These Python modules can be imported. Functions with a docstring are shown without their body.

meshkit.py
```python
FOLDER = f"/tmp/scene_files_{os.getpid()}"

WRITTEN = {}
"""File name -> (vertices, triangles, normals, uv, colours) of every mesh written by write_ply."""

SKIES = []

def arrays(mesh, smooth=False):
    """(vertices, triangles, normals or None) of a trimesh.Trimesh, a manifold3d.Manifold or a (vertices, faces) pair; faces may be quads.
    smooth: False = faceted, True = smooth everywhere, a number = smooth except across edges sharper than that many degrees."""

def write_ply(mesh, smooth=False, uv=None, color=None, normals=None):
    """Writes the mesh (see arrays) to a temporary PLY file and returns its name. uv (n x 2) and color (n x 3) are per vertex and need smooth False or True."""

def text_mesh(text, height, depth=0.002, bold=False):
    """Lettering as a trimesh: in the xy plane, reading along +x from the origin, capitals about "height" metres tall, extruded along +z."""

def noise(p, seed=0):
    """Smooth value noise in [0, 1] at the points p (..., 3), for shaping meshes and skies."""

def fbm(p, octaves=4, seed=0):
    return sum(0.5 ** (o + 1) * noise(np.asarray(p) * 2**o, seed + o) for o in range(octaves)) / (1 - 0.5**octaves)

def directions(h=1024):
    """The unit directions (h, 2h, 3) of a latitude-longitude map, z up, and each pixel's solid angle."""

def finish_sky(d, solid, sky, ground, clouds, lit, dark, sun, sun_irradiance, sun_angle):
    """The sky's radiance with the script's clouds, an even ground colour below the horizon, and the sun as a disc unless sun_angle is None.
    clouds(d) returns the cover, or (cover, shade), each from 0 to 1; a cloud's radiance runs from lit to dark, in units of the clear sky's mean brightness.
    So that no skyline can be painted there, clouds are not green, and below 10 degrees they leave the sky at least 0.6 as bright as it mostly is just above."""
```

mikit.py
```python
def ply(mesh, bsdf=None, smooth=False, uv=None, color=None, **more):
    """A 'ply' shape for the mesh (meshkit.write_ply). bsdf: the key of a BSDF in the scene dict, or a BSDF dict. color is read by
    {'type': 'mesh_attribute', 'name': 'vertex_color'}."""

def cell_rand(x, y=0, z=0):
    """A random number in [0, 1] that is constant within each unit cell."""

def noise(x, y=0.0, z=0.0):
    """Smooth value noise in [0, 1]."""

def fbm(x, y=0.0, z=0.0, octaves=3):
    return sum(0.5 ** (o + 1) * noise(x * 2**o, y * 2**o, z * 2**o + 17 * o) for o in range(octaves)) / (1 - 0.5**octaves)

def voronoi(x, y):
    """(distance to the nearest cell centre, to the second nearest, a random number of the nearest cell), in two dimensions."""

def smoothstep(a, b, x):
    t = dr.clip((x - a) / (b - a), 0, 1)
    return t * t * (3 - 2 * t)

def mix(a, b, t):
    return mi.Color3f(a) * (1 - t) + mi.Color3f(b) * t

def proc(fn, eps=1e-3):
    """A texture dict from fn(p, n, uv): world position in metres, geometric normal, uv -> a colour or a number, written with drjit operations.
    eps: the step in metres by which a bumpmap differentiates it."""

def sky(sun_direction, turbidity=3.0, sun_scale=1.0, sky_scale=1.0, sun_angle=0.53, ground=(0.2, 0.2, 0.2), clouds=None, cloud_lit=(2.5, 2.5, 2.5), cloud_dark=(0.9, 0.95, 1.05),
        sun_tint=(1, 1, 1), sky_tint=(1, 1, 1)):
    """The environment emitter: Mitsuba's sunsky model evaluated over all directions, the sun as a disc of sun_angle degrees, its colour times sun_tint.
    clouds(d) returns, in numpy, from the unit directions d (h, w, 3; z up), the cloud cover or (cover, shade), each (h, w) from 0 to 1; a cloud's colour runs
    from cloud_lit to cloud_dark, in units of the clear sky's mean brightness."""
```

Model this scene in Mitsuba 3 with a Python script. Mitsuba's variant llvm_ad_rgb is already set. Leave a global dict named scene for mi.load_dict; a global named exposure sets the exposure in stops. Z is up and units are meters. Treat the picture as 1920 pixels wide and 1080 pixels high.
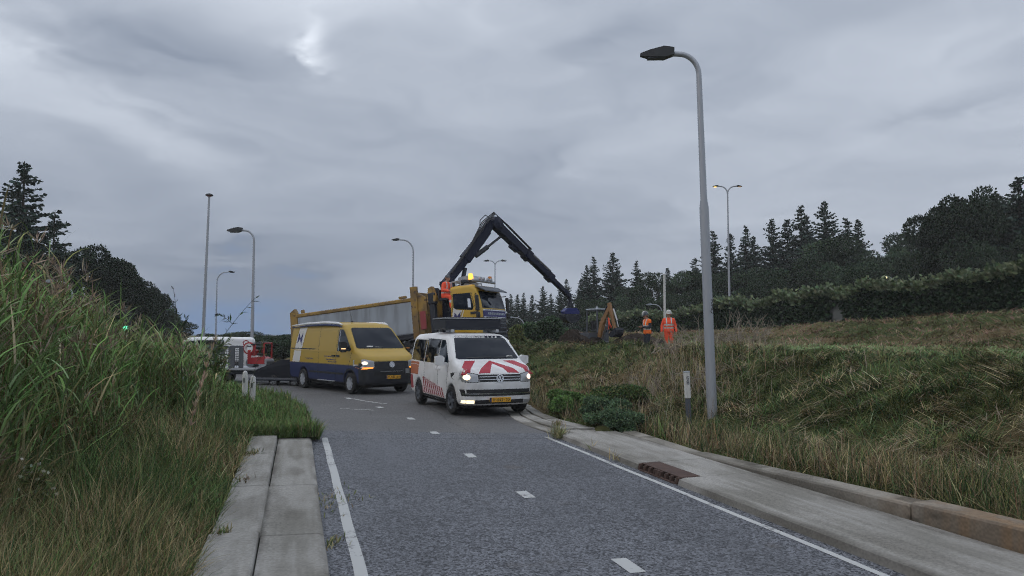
import math, numpy as np, trimesh, shapely, drjit as dr, mitsuba as mi, mikit, meshkit
import manifold3d as m3
from shapely.geometry import Polygon
from shapely import affinity
from scipy.ndimage import map_coordinates
from mikit import noise, fbm, voronoi, cell_rand, smoothstep, mix

scene, labels = {}, {}
T4 = mi.ScalarTransform4f
# ------------------------------------------------------------------ camera, sky, exposure
TILT = math.atan(88 / 1440)
EYE = [0.0, 0.0, 1.9]
scene['camera'] = {'type': 'perspective', 'fov': math.degrees(2 * math.atan(960 / 1440)), 'fov_axis': 'x', 'near_clip': 0.05, 'far_clip': 3000.0,
                   'to_world': T4().look_at(origin=EYE, target=[0, math.cos(TILT), EYE[2] + math.sin(TILT)], up=[0, 0, 1])}
exposure = 2.25

def _blob(az, el, a0, e0, sa, se, turn=0.0):
    c, s = math.cos(math.radians(turn)), math.sin(math.radians(turn))
    x, y = az - a0, el - e0
    return np.exp(-((c * x + s * y) / sa) ** 2 - ((c * y - s * x) / se) ** 2)

def clouds(d):
    az, el = np.degrees(np.arctan2(d[..., 0], d[..., 1])), np.degrees(np.arcsin(np.clip(d[..., 2], -1, 1)))
    ee = 38 * np.log1p(np.clip(el, 0, 90) / 9.0)                          # flattens the cloud layers towards the horizon
    q = np.stack([az * 0.045, ee * 0.085, 0 * az], -1)
    w1, w2 = meshkit.fbm(q * 1.3 + [3.1, 7.7, 0.5], 4, 5) - 0.5, meshkit.fbm(q * 1.3 + [13.1, 2.7, 0.5], 4, 6) - 0.5
    q = q + np.stack([1.5 * w1, 0.9 * w2, 0 * w1], -1)
    n1, n2, n3 = meshkit.fbm(q * 0.8 + [1.1, 4.2, 0], 4, 7), meshkit.fbm(q * 2.3 + [9.1, 1.7, 0.5], 5, 11), meshkit.fbm(q * 6.5 + [2.1, 4.7, 0.5], 4, 23)
    hi = 1 + 1.2 * np.clip((el - 24) / 30, 0, 1)
    shade = 0.555 + hi * (0.34 * (n1 - 0.5) + 0.17 * (n2 - 0.5) + 0.07 * (n3 - 0.5))
    shade -= 0.24 * np.clip((el - 14) / 76, 0, 1) ** 0.7                  # thinner, brighter overcast overhead
    shade += 0.06 * np.clip((34 - el) / 12, 0, 1)
    # breaks and heavier banks of this evening's cloud
    edge = np.clip((0.6 * n3 + 0.4 * n2 - 0.40) * 6, 0, 1)
    az, el = az + 9 * w1 + 5 * (n2 - 0.5), el + 4.5 * w2 + 3 * (n3 - 0.5)
    shade -= 0.38 * _blob(az, el, -14.4, 20.2, 2.3, 1.3, -30) * edge + 0.30 * _blob(az, el, -14.6, 21.4, 0.8, 1.4) * edge
    shade -= 0.27 * _blob(az, el, -35.0, 16.5, 6.0, 3.0, -18) + 0.16 * _blob(az, el, -27, 13.5, 6.5, 1.8, -28) + 0.20 * _blob(az, el, -13.5, 24.0, 8.0, 2.2)
    shade += 0.07 * _blob(az, el, -23, 20, 5.0, 2.2, -15)
    shade += 0.08 * _blob(az, el, 7.2, 21.0, 4.6, 1.0, 17) + 0.08 * _blob(az, el, 29.5, 15.2, 4.5, 0.8, 4) - 0.05 * _blob(az, el, 30, 17.5, 3.5, 1.2)
    shade += 0.08 * _blob(az, el, 20, 18.5, 10, 4) - 0.08 * _blob(az, el, 5.5, 12.0, 1.9, 0.8, 15) * edge - 0.06 * _blob(az, el, 34, 14, 5, 1.4)
    shade += 0.30 * _blob(az, el, -18.0, 0.4, 10.0, 4.2) + 0.12 * _blob(az, el, -19.0, 6.2, 2.8, 0.42, 3) + 0.14 * _blob(az, el, -15.4, 4.0, 2.3, 0.7, 6)
    shade += 0.10 * _blob(az, el, -21.5, 3.9, 1.6, 0.4) - 0.05 * _blob(az, el, -20.5, 4.9, 4.0, 0.6) + 0.05 * _blob(az, el, -25, 4, 6, 4)
    return np.ones_like(az), np.minimum(shade, 0.93)

scene['sky'] = mikit.sky([-0.75, -0.45, 0.75], turbidity=3, sun_scale=0.05, sun_angle=50, sun_tint=(1.0, 0.97, 0.92), ground=(0.1, 0.1, 0.1),
                         clouds=clouds, cloud_lit=(2.70, 2.87, 3.12), cloud_dark=(0.05, 0.16, 0.38))

# ------------------------------------------------------------------ scene bookkeeping
_used = {}

def fresh(key):
    """The key, or the next free three-digit number of it."""
    if key not in _used:
        _used[key] = 0
        return key
    _used[key] += 1
    return f'{key}_{_used[key]:03d}'

def say(key, label=None, cat=None, group=None, kind=None):
    d = {k: v for k, v in (('label', label), ('category', cat), ('group', group), ('kind', kind)) if v}
    if d:
        labels[key] = d

def thing(name, label, cat, group=None):
    key = fresh(name)
    say(key, label, cat, group)
    return key

def put(key, mesh, mat, M=None, smooth=False, color=None, emit=None):
    """One mesh as one entry of the scene."""
    more = {}
    if M is not None:
        more['to_world'] = T4(np.asarray(M, float).tolist())
    if emit is not None:
        more['emitter'] = {'type': 'area', 'radiance': {'type': 'rgb', 'value': list(emit)}}
    scene[key] = mikit.ply(mesh, mat, smooth=smooth, color=color, **more)
    return key

def part(parent, name, mesh, mat, M=None, smooth=False, color=None, emit=None, label=None, kind=None):
    key = fresh(parent + '__' + name)
    say(key, label, kind=kind)
    return put(key, mesh, mat, M, smooth, color, emit)

# ------------------------------------------------------------------ mesh helpers
def cat(*ms):
    ms = [m for m in ms if m is not None]
    return trimesh.util.concatenate(ms) if len(ms) > 1 else ms[0]

def box(cx, cy, cz, sx, sy, sz, c=0.0):
    """A box with chamfered edges."""
    if c <= 0:
        return trimesh.creation.box((sx, sy, sz), transform=trimesh.transformations.translation_matrix((cx, cy, cz)))
    pts = []
    for i in range(3):
        h = [sx / 2 - c, sy / 2 - c, sz / 2 - c]
        h[i] += c
        pts += [(a * h[0] + cx, b * h[1] + cy, e * h[2] + cz) for a in (-1, 1) for b in (-1, 1) for e in (-1, 1)]
    return trimesh.convex.convex_hull(np.array(pts))

def hull(pts):
    return trimesh.convex.convex_hull(np.array(pts, float))

def tube(pts, radii, n=8, cap=True):
    """A round bar along a polyline."""
    p = np.asarray(pts, float)
    r = np.broadcast_to(np.asarray(radii, float), len(p))
    t = np.gradient(p, axis=0)
    t /= np.linalg.norm(t, axis=1, keepdims=True) + 1e-12
    u = np.cross(t[0], [0.31, 0.17, 0.93])
    if np.linalg.norm(u) < 0.1:
        u = np.cross(t[0], [1, 0, 0])
    rows, a = [], np.arange(n) * 2 * np.pi / n
    for i in range(len(p)):
        u = u - t[i] * (u @ t[i])
        u /= np.linalg.norm(u)
        w = np.cross(t[i], u)
        rows.append(p[i] + r[i] * (np.cos(a)[:, None] * u + np.sin(a)[:, None] * w))
    v, f = np.vstack(rows), []
    for i in range(len(p) - 1):
        for k in range(n):
            a0, a1 = i * n + k, i * n + (k + 1) % n
            f += [(a0, a1, a1 + n), (a0, a1 + n, a0 + n)]
    if cap:
        v = np.vstack([v, p[0], p[-1]])
        e, l = len(p) * n, (len(p) - 1) * n
        for k in range(n):
            f += [(e, (k + 1) % n, k), (e + 1, l + k, l + (k + 1) % n)]
    return trimesh.Trimesh(v, f, process=False)

def beam(a, b, w, h, w2=None, h2=None, c=0.0):
    """A box girder from a to b, w wide and h deep (w2, h2 at its far end)."""
    a, b = np.asarray(a, float), np.asarray(b, float)
    t = (b - a) / np.linalg.norm(b - a)
    s = np.cross(t, [0, 0, 1.0])
    s = np.array([0, 1.0, 0]) if np.linalg.norm(s) < 0.05 else s / np.linalg.norm(s)
    u = np.cross(s, t)
    pts = []
    for p, ww, hh in ((a, w, h), (b, w2 or w, h2 or h)):
        k = 0.18
        for x, y in ((1, 1 - k), (1 - k, 1), (-1 + k, 1), (-1, 1 - k), (-1, -1 + k), (-1 + k, -1), (1 - k, -1), (1, -1 + k)):
            pts.append(p + s * x * ww / 2 + u * y * hh / 2)
    return hull(pts)

def prism(poly, axis, lo, hi):
    """A polygon extruded along an axis: 'x' takes (y, z), 'y' takes (x, z), 'z' takes (x, y)."""
    p = poly if hasattr(poly, 'exterior') else Polygon(poly)
    m = trimesh.creation.extrude_polygon(p, hi - lo, engine='earcut')
    v = m.vertices.copy()
    v[:, 2] += lo
    v = {'z': v, 'y': v[:, [0, 2, 1]], 'x': v[:, [2, 0, 1]]}[axis]
    m = trimesh.Trimesh(v, m.faces, process=False)
    if axis == 'y':
        m.invert()
    return m

def lathe(profile, n=32, axis='z', at=(0, 0, 0)):
    m = trimesh.creation.revolve(np.array(profile, float), sections=n)
    v = m.vertices
    v = {'z': v, 'y': v[:, [0, 2, 1]], 'x': v[:, [2, 0, 1]]}[axis]
    m = trimesh.Trimesh(v + np.array(at), m.faces, process=False)
    if m.volume < 0:
        m.invert()
    return m

def moved(m, M):
    m = m.copy()
    m.apply_transform(np.asarray(M, float))
    return m

def frame(pos, fwd, pitch=0.0):
    """Matrix whose x runs along fwd (level), pitched nose-up by pitch radians."""
    f = np.array([fwd[0], fwd[1], 0.0])
    f /= np.linalg.norm(f)
    left = np.array([-f[1], f[0], 0.0])
    f = f * math.cos(pitch) + np.array([0, 0, math.sin(pitch)])
    M = np.eye(4)
    M[:3, 0], M[:3, 1], M[:3, 2], M[:3, 3] = f, left, np.cross(f, left), pos
    return M

def shift(x=0, y=0, z=0, rot=0.0, axis=(0, 0, 1)):
    M = trimesh.transformations.rotation_matrix(rot, axis) if rot else np.eye(4)
    M = M.copy()
    M[:3, 3] = (x, y, z)
    return M

# ------------------------------------------------------------------ materials
def mat(key, rgb, rough=0.6, metal=0.0, spec=0.5, coat=0.0, **more):
    d = {'type': 'principled', 'base_color': rgb if isinstance(rgb, dict) else {'type': 'rgb', 'value': list(rgb)}, 'roughness': rough, 'metallic': metal, 'specular': spec, **more}
    if coat:
        d.update(clearcoat=coat, clearcoat_gloss=0.92)
    scene[key] = {'type': 'twosided', 'bsdf': d}
    return key

VC = {'type': 'mesh_attribute', 'name': 'vertex_color'}
scene['leaf'] = {'type': 'twosided', 'bsdf': {'type': 'diffuse', 'reflectance': VC}}
mat('paint_vc', VC, 0.35, coat=0.6)
def white_grime(p, n, uv_):
    film = smoothstep(0.42, 0.72, fbm(p.x * 2.6, p.y * 2.6, p.z * 2.6, octaves=4)) * 0.22 + 0.55 * smoothstep(1.0, 0.25, p.z) * smoothstep(0.30, 0.70, fbm(p.x * 5.0, p.y * 5.0, p.z * 3.0, octaves=3))
    return mix((0.74, 0.745, 0.755), (0.33, 0.31, 0.28), film)
mat('white_paint', mikit.proc(white_grime), 0.32, coat=0.7)
mat('white_matt', (0.62, 0.62, 0.60), 0.7)
mat('red_film', (0.38, 0.02, 0.04), 0.4)
mat('dull_red_film', (0.30, 0.05, 0.055), 0.5)
mat('orange_film', (0.42, 0.13, 0.06), 0.45)
mat('yellow_paint', (0.42, 0.275, 0.03), 0.32, coat=0.6)
def worn_yellow(p, n, uv_):
    a = fbm(p.x * 3.0, p.y * 3.0, p.z * 2.0, octaves=4)
    c = mix((0.35, 0.21, 0.045), (0.20, 0.125, 0.05), smoothstep(0.40, 0.66, a))
    return mix(c, (0.07, 0.05, 0.04), 0.8 * smoothstep(0.66, 0.72, fbm(p.x * 7.0 + 3.0, p.y * 7.0, p.z * 7.0, octaves=3)))
mat('dusty_yellow', mikit.proc(worn_yellow), 0.5)
mat('blue_paint', (0.014, 0.024, 0.10), 0.3, coat=0.6)
mat('logo_blue', (0.03, 0.03, 0.13), 0.5)
mat('black_plastic', (0.018, 0.019, 0.022), 0.5)
mat('black_metal', (0.014, 0.017, 0.028), 0.42, coat=0.2)
mat('crane_paint', (0.008, 0.012, 0.034), 0.5, spec=0.3)
mat('rubber', (0.018, 0.018, 0.019), 0.85)
def pane(p, n, uv_):
    return fbm(p.x * 1.1, p.y * 1.1, p.z * 1.6, octaves=2)
def curved_glass(key, rgb, spec):
    scene[key] = {'type': 'twosided', 'bsdf': {'type': 'bumpmap', 'scale': 0.12, 'texture': mikit.proc(pane, 0.01),
                                               'bsdf': {'type': 'principled', 'base_color': {'type': 'rgb', 'value': list(rgb)}, 'roughness': 0.04, 'specular': spec}}}
curved_glass('glass_dark', (0.006, 0.012, 0.024), 0.19)
curved_glass('glass_privacy', (0.005, 0.006, 0.009), 0.14)
mat('chrome', (0.72, 0.73, 0.75), 0.18, metal=1.0)
mat('steel', (0.42, 0.43, 0.45), 0.38, metal=0.9)
mat('galvanised', (0.43, 0.45, 0.49), 0.5, metal=0.55)
mat('dark_lamp', (0.035, 0.037, 0.04), 0.5)
def streaked(p, n, uv_):
    a = fbm(p.x * 5.0, p.y * 5.0, p.z * 0.7, octaves=4)
    b = fbm(p.x * 0.9, p.y * 0.9, p.z * 0.9, octaves=2)
    return mix((0.40, 0.445, 0.50), (0.24, 0.26, 0.29), 0.55 * smoothstep(0.42, 0.70, a) + 0.35 * smoothstep(0.4, 0.7, b))
mat('alu_panel', mikit.proc(streaked), 0.42, metal=0.25)
mat('plate_yellow', (0.72, 0.36, 0.02), 0.45)
mat('lens_glass', (0.45, 0.46, 0.48), 0.12, metal=0.4, coat=0.6)
mat('amber', (0.6, 0.2, 0.02), 0.25)
mat('lamp_lit', (0.8, 0.75, 0.6), 0.4)
mat('hivis_orange', (0.98, 0.19, 0.03), 0.75)
mat('hivis_red', (0.95, 0.12, 0.055), 0.75)
mat('reflective', (0.6, 0.61, 0.6), 0.4)
mat('dark_cloth', (0.03, 0.035, 0.05), 0.9)
mat('skin', (0.42, 0.24, 0.17), 0.6)
mat('hair_brown', (0.06, 0.035, 0.02), 0.8)
mat('digger_orange', (0.27, 0.14, 0.055), 0.45, coat=0.2)
mat('machine_red', (0.40, 0.03, 0.035), 0.4, coat=0.4)
mat('grab_blue', (0.018, 0.026, 0.15), 0.45)
mat('trailer_grey', (0.10, 0.11, 0.13), 0.6, metal=0.2)
mat('tarp', (0.006, 0.008, 0.014), 0.7, spec=0.2)
# ------------------------------------------------------------------ the lie of the land: u runs along the near road, v across it to the right
D, R = np.array([-0.2689, 0.9632]), np.array([0.9632, 0.2689])
def uv(u, v):
    return D * u + R * v

ROAD_LEFT = [uv(-6, 0.30), uv(14.6, 0.30), (-3.80, 15.6), (-4.25, 16.6), (-5.05, 19.3), (-6.7, 23.2), (-8.6, 26.2), (-12.0, 30.3), (-18.0, 35.8), (-40.0, 54.0), (-90, 92)]
ROAD_RIGHT = [uv(-6, 4.70), uv(13.4, 4.70), (0.48, 15.6), (0.18, 16.6), (-0.03, 17.8), (-0.12, 19.2), (-0.35, 21.0), (-1.0, 24.0), (-2.7, 28.0), (-6.1, 32.5), (-12.4, 39.0), (-20, 45.5), (-40, 61), (-90, 100)]
BACK_RIGHT = [uv(-40, 6.15), uv(13.2, 6.15), (1.78, 15.4), (1.22, 16.7), (0.82, 18.0), (0.66, 19.3), (0.42, 21.0), (-0.2, 24.0), (-2.0, 28.0), (-5.5, 32.8), (-12.0, 39.5), (-19.6, 46), (-40, 62), (-90, 101)]
BACK_LEFT = [uv(-40, -0.70), uv(14.3, -0.70), (-3.85, 15.0), (-4.35, 16.7), (-5.15, 19.4), (-6.8, 23.4), (-8.7, 26.4), (-12.2, 30.6), (-18.2, 36.1), (-40.2, 54.3), (-90, 92.4)]

def side(line, x, y):
    """Signed distance to a polyline, positive to its right as one drives up the road."""
    best = np.full(np.shape(x), 1e9)
    out = np.zeros(np.shape(x))
    for (ax, ay), (bx, by) in zip(line[:-1], line[1:]):
        dx, dy = bx - ax, by - ay
        t = np.clip(((x - ax) * dx + (y - ay) * dy) / (dx * dx + dy * dy), 0, 1)
        ex, ey = x - ax - t * dx, y - ay - t * dy
        d = np.hypot(ex, ey)
        s = np.sign(ex * dy - ey * dx)
        out = np.where(d < best - 1e-9, np.where(s == 0, 1, s) * d, out)
        best = np.minimum(best, d)
    return out

def sm(a, b, x):
    t = np.clip((x - a) / (b - a), 0, 1)
    return t * t * (3 - 2 * t)

def kerb_top(u):
    return 0.10 + 0.035 * np.clip(10.5 - u, 0, 20)

def height(x, y, rough=True):
    x, y = np.asarray(x, float), np.asarray(y, float)
    u = D[0] * x + D[1] * y
    sr, sl = side(BACK_RIGHT, x, y), -side(BACK_LEFT, x, y)
    foot = np.where(y < 16, kerb_top(u) - 0.03, 0.07)
    far = 1 - sm(60, 110, y)
    bank = foot + (1.50 - foot) * (0.12 * np.clip(sr / 5.0, 0, 1) + 0.88 * sm(0.55, 5.2, sr) * 1.0)
    bank += (1.20 - 0.75 * sm(26, 48, y) - 0.3 * sm(48, 66, y)) * sm(11.0, 18.5, sr)
    bank -= 0.64 * np.exp(-((x - 5.3) / 3.5) ** 2 - ((y - 35.6) / 4.6) ** 2) * sm(4.6, 6.6, sr)
    bank = foot + (bank - foot) * (0.25 + 0.75 * far) * (0.04 + 0.96 * sm(-10.0, -2.5, x))
    left = 0.10 + 0.25 * sm(1.5, 7, sl) * sm(22, 12, y) - 0.05 * sm(14, 18, y)
    h = np.where(sr > 0, bank, np.where(sl > 0, left, -0.14))
    h = np.where((sr > -0.35) & (sr <= 0), -0.14 + (foot + 0.14) * 0, h)
    if rough:
        p = np.stack([x, y, 0 * x], -1)
        k = np.clip(sr / 0.8, 0, 1) * (y < 70) + np.clip(sl / 0.8, 0, 1) * 0.5 * (y < 60)
        h = h + k * (0.26 * (meshkit.fbm(p * 1.1, 4, 3) - 0.5) + 0.20 * (meshkit.fbm(p * 2.6, 2, 8) - 0.5))
    return h

def grid_axis(lo, hi, step, out):
    mid = np.arange(lo, hi + 1e-6, step)
    a, s, left, right = 0.0, step, [], []
    while a < out:
        s *= 1.35
        a += s
        left.append(lo - a)
        right.append(hi + a)
    return np.array(left[::-1] + list(mid) + right)

gx, gy = grid_axis(-17, 36, 0.28, 1500), grid_axis(-3, 64, 0.28, 1500)
X, Y = np.meshgrid(gx, gy, indexing='ij')
Z = height(X, Y)
nx, ny = X.shape
i = np.arange(nx * ny).reshape(nx, ny)
F = np.stack([i[:-1, :-1], i[1:, :-1], i[1:, 1:], i[:-1, 1:]], -1).reshape(-1, 4)
F = np.vstack([F[:, [0, 1, 2]], F[:, [0, 2, 3]]])

def soil(p, n, uv_):
    a = fbm(p.x * 0.35, p.y * 0.35, p.z * 0.3, octaves=3)
    b = fbm(p.x * 6.0, p.y * 6.0, p.z * 6.0, octaves=3)
    c = mix((0.050, 0.062, 0.022), (0.115, 0.088, 0.046), smoothstep(0.35, 0.65, a))
    return c * (0.55 + 0.9 * b)
mat('m_soil', mikit.proc(soil), 0.95, spec=0.1)
put('ground', trimesh.Trimesh(np.stack([X, Y, Z], -1).reshape(-1, 3), F, process=False), 'm_soil', smooth=True)
say('ground', kind='structure')

# ------------------------------------------------------------------ the road
def asphalt(p, n, uv_):
    g = voronoi(p.x * 62.0, p.y * 62.0)
    g2 = noise(p.x * 34.0, p.y * 34.0, 1.0)
    big = fbm(p.x * 0.5, p.y * 0.5, 3.0, octaves=3)
    mid = fbm(p.x * 3.0, p.y * 3.0, 7.0, octaves=2)
    stone = mix((0.026, 0.028, 0.034), (0.190, 0.199, 0.224), smoothstep(0.15, 0.95, g[2] * 0.62 + g2 * 0.38))
    near = stone * (0.72 + 0.36 * big + 0.22 * mid)
    v = p.x * 0.9632 + p.y * 0.2689
    wheel = dr.exp(-dr.square((v - 1.05) / 0.24)) + dr.exp(-dr.square((v - 3.85) / 0.26))
    near = near * (1 - 0.10 * wheel)
    fine = noise(p.x * 45.0, p.y * 45.0, 2.0)
    old = mix((0.052, 0.053, 0.057), (0.155, 0.153, 0.154), fine * 0.5 + 0.5 * g[2]) * (0.66 + 0.5 * big + 0.14 * mid)
    seam = p.y + 0.10 * p.x - 15.05 + 0.06 * (mid - 0.5)
    tar = dr.exp(-dr.square((p.y + 0.02 * p.x - 14.25 + 0.10 * (mid - 0.5)) / 0.035))
    col = mix(near, old, smoothstep(-0.05, 0.06, seam + 0.10 * (noise(p.x * 7.0, p.y * 7.0, 4.0) - 0.5)))
    dirt = smoothstep(0.45, 0.62, fbm(p.x * 1.7, p.y * 1.7, 9.0, octaves=3) + 0.22 * dr.exp(-dr.square((p.x - 0.25) / 0.35)) * dr.exp(-dr.square((p.y - 15.6) / 0.9)) - 0.30)
    col = mix(col, (0.075, 0.06, 0.045), 0.5 * dirt)
    u = p.y * 0.9632 - p.x * 0.2689
    wob = 0.35 * (fbm(u * 0.7, 3.0, 1.0, octaves=4) - 0.5) + 0.06 * (noise(u * 9.0, 1.0, 1.0) - 0.5)
    crack = dr.exp(-dr.square((v - 3.35 - wob) / 0.010)) * smoothstep(0.45, 0.60, noise(u * 0.55, 8.0, 2.0)) + dr.exp(-dr.square((v - 1.75 + wob) / 0.008)) * smoothstep(0.55, 0.65, noise(u * 0.4, 3.0, 7.0))
    old_patch = smoothstep(0.0, 0.05, 0.55 - dr.abs(v - 3.75 + 0.04 * (mid - 0.5))) * smoothstep(0.0, 0.06, 1.15 - dr.abs(u - 10.9 + 0.05 * (mid - 0.5)))
    col = col * (1 - 0.13 * old_patch)
    return col * (1 - 0.55 * tar) * (1 - 0.6 * dr.minimum(crack, 1.0))
mat('m_asphalt', mikit.proc(asphalt), 0.62, spec=0.35)
road = Polygon([tuple(p) for p in ROAD_LEFT] + [tuple(p) for p in ROAD_RIGHT[::-1]]).buffer(0.03, join_style=2)
rv, rf = trimesh.creation.triangulate_polygon(road, engine='earcut')
put('road', trimesh.Trimesh(np.column_stack([rv, np.zeros(len(rv))]), rf, process=False), 'm_asphalt')
say('road', kind='structure')

def worn(p, n, uv_):
    a = noise(p.x * 40.0, p.y * 40.0, 0.5) * 0.5 + fbm(p.x * 4.0, p.y * 4.0, 2.0, octaves=3) * 0.5
    return mix((0.46, 0.47, 0.47), (0.17, 0.17, 0.18), smoothstep(0.55, 0.78, a))
mat('m_marking', mikit.proc(worn), 0.6, spec=0.3)

def sheet(pts, z=0.004):
    v, f = trimesh.creation.triangulate_polygon(Polygon(pts), engine='earcut')
    m = trimesh.Trimesh(np.column_stack([v, np.full(len(v), z)]), f, process=False)
    if m.face_normals[:, 2].mean() < 0:
        m.invert()
    return m

def band(line, w, z=0.004):
    p = np.asarray(line, float)
    t = np.gradient(p, axis=0)
    t /= np.linalg.norm(t, axis=1, keepdims=True)
    n = np.column_stack([t[:, 1], -t[:, 0]]) * w / 2
    return sheet(np.vstack([p - n, (p + n)[::-1]]), z)

part('road', 'edge_line', band([uv(u, 0.52 + 0.004 * math.sin(u * 3)) for u in np.linspace(-4, 14.75, 40)], 0.105), 'm_marking', label='white edge line beside the left kerb')
part('road', 'edge_line', band([uv(u, 4.50 + 0.006 * math.sin(u * 2.3)) for u in np.linspace(-4, 13.75, 40)], 0.075), 'm_marking', label='thin white edge line beside the right kerb')
for k, (x, y, hx, hy) in enumerate([(*uv(0.05, 2.66), *D), (*uv(3.0, 2.66), *D), (*uv(5.97, 2.66), *D), (*uv(8.9, 2.65), *D), (*uv(11.98, 2.66), *D), (*uv(14.9, 2.60), *D),
                                    (-2.30, 17.6, -0.36, 0.93), (-3.47, 20.3, -0.40, 0.92), (-4.9, 23.2, -0.46, 0.89)]):
    h = np.array([hx, hy]) / np.hypot(hx, hy)
    w = np.array([h[1], -h[0]])
    c = np.array([x, y])
    L, W = 0.2, 0.07
    part('road', 'centre_dash', sheet([c - h * L - w * W, c - h * L + w * W, c + h * L + w * W, c + h * L - w * W]), 'm_marking')
# the old stop and lane lines of the side road beyond the seam
part('road', 'lane_line', band([(-4.72, 23.0), (-4.3, 22.35), (-3.85, 21.75), (-3.45, 21.3)], 0.07), 'm_marking')
part('road', 'lane_line', band([(-4.45, 20.0), (-3.95, 19.75), (-3.5, 19.55)], 0.06), 'm_marking')

# ------------------------------------------------------------------ kerbs and slabs
def concrete(p, n, uv_):
    u, v = p.y * 0.9632 - p.x * 0.2689, p.x * 0.9632 + p.y * 0.2689
    a = fbm(u * 0.9, v * 1.6, p.z * 2.0, octaves=4)
    g = noise(u * 55.0, v * 55.0, p.z * 55.0)
    streak = fbm(u * 1.2, v * 14.0, 5.0, octaves=3)
    c = mix((0.185, 0.178, 0.160), (0.310, 0.302, 0.285), smoothstep(0.3, 0.68, a * 0.7 + streak * 0.3))
    damp = smoothstep(0.60, 0.74, fbm(u * 0.7 + 4.0, v * 2.2, 1.0, octaves=3))
    c = mix(c, (0.085, 0.075, 0.062), 0.28 * damp)
    silt = dr.exp(-dr.square((v + 0.27) / 0.035)) + 0.8 * dr.exp(-dr.square((v - 0.27) / 0.05)) + 0.9 * dr.exp(-dr.square((v - 5.72) / 0.07)) + 0.7 * dr.exp(-dr.square((v - 4.70) / 0.05))
    c = mix(c, (0.060, 0.050, 0.040), dr.minimum(silt * smoothstep(0.25, 0.7, fbm(u * 2.2, v * 5.0, 8.0, octaves=3)), 1.0) * 0.6)
    return c * (0.80 + 0.40 * g)
mat('m_concrete', mikit.proc(concrete), 0.85, spec=0.2)

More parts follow.
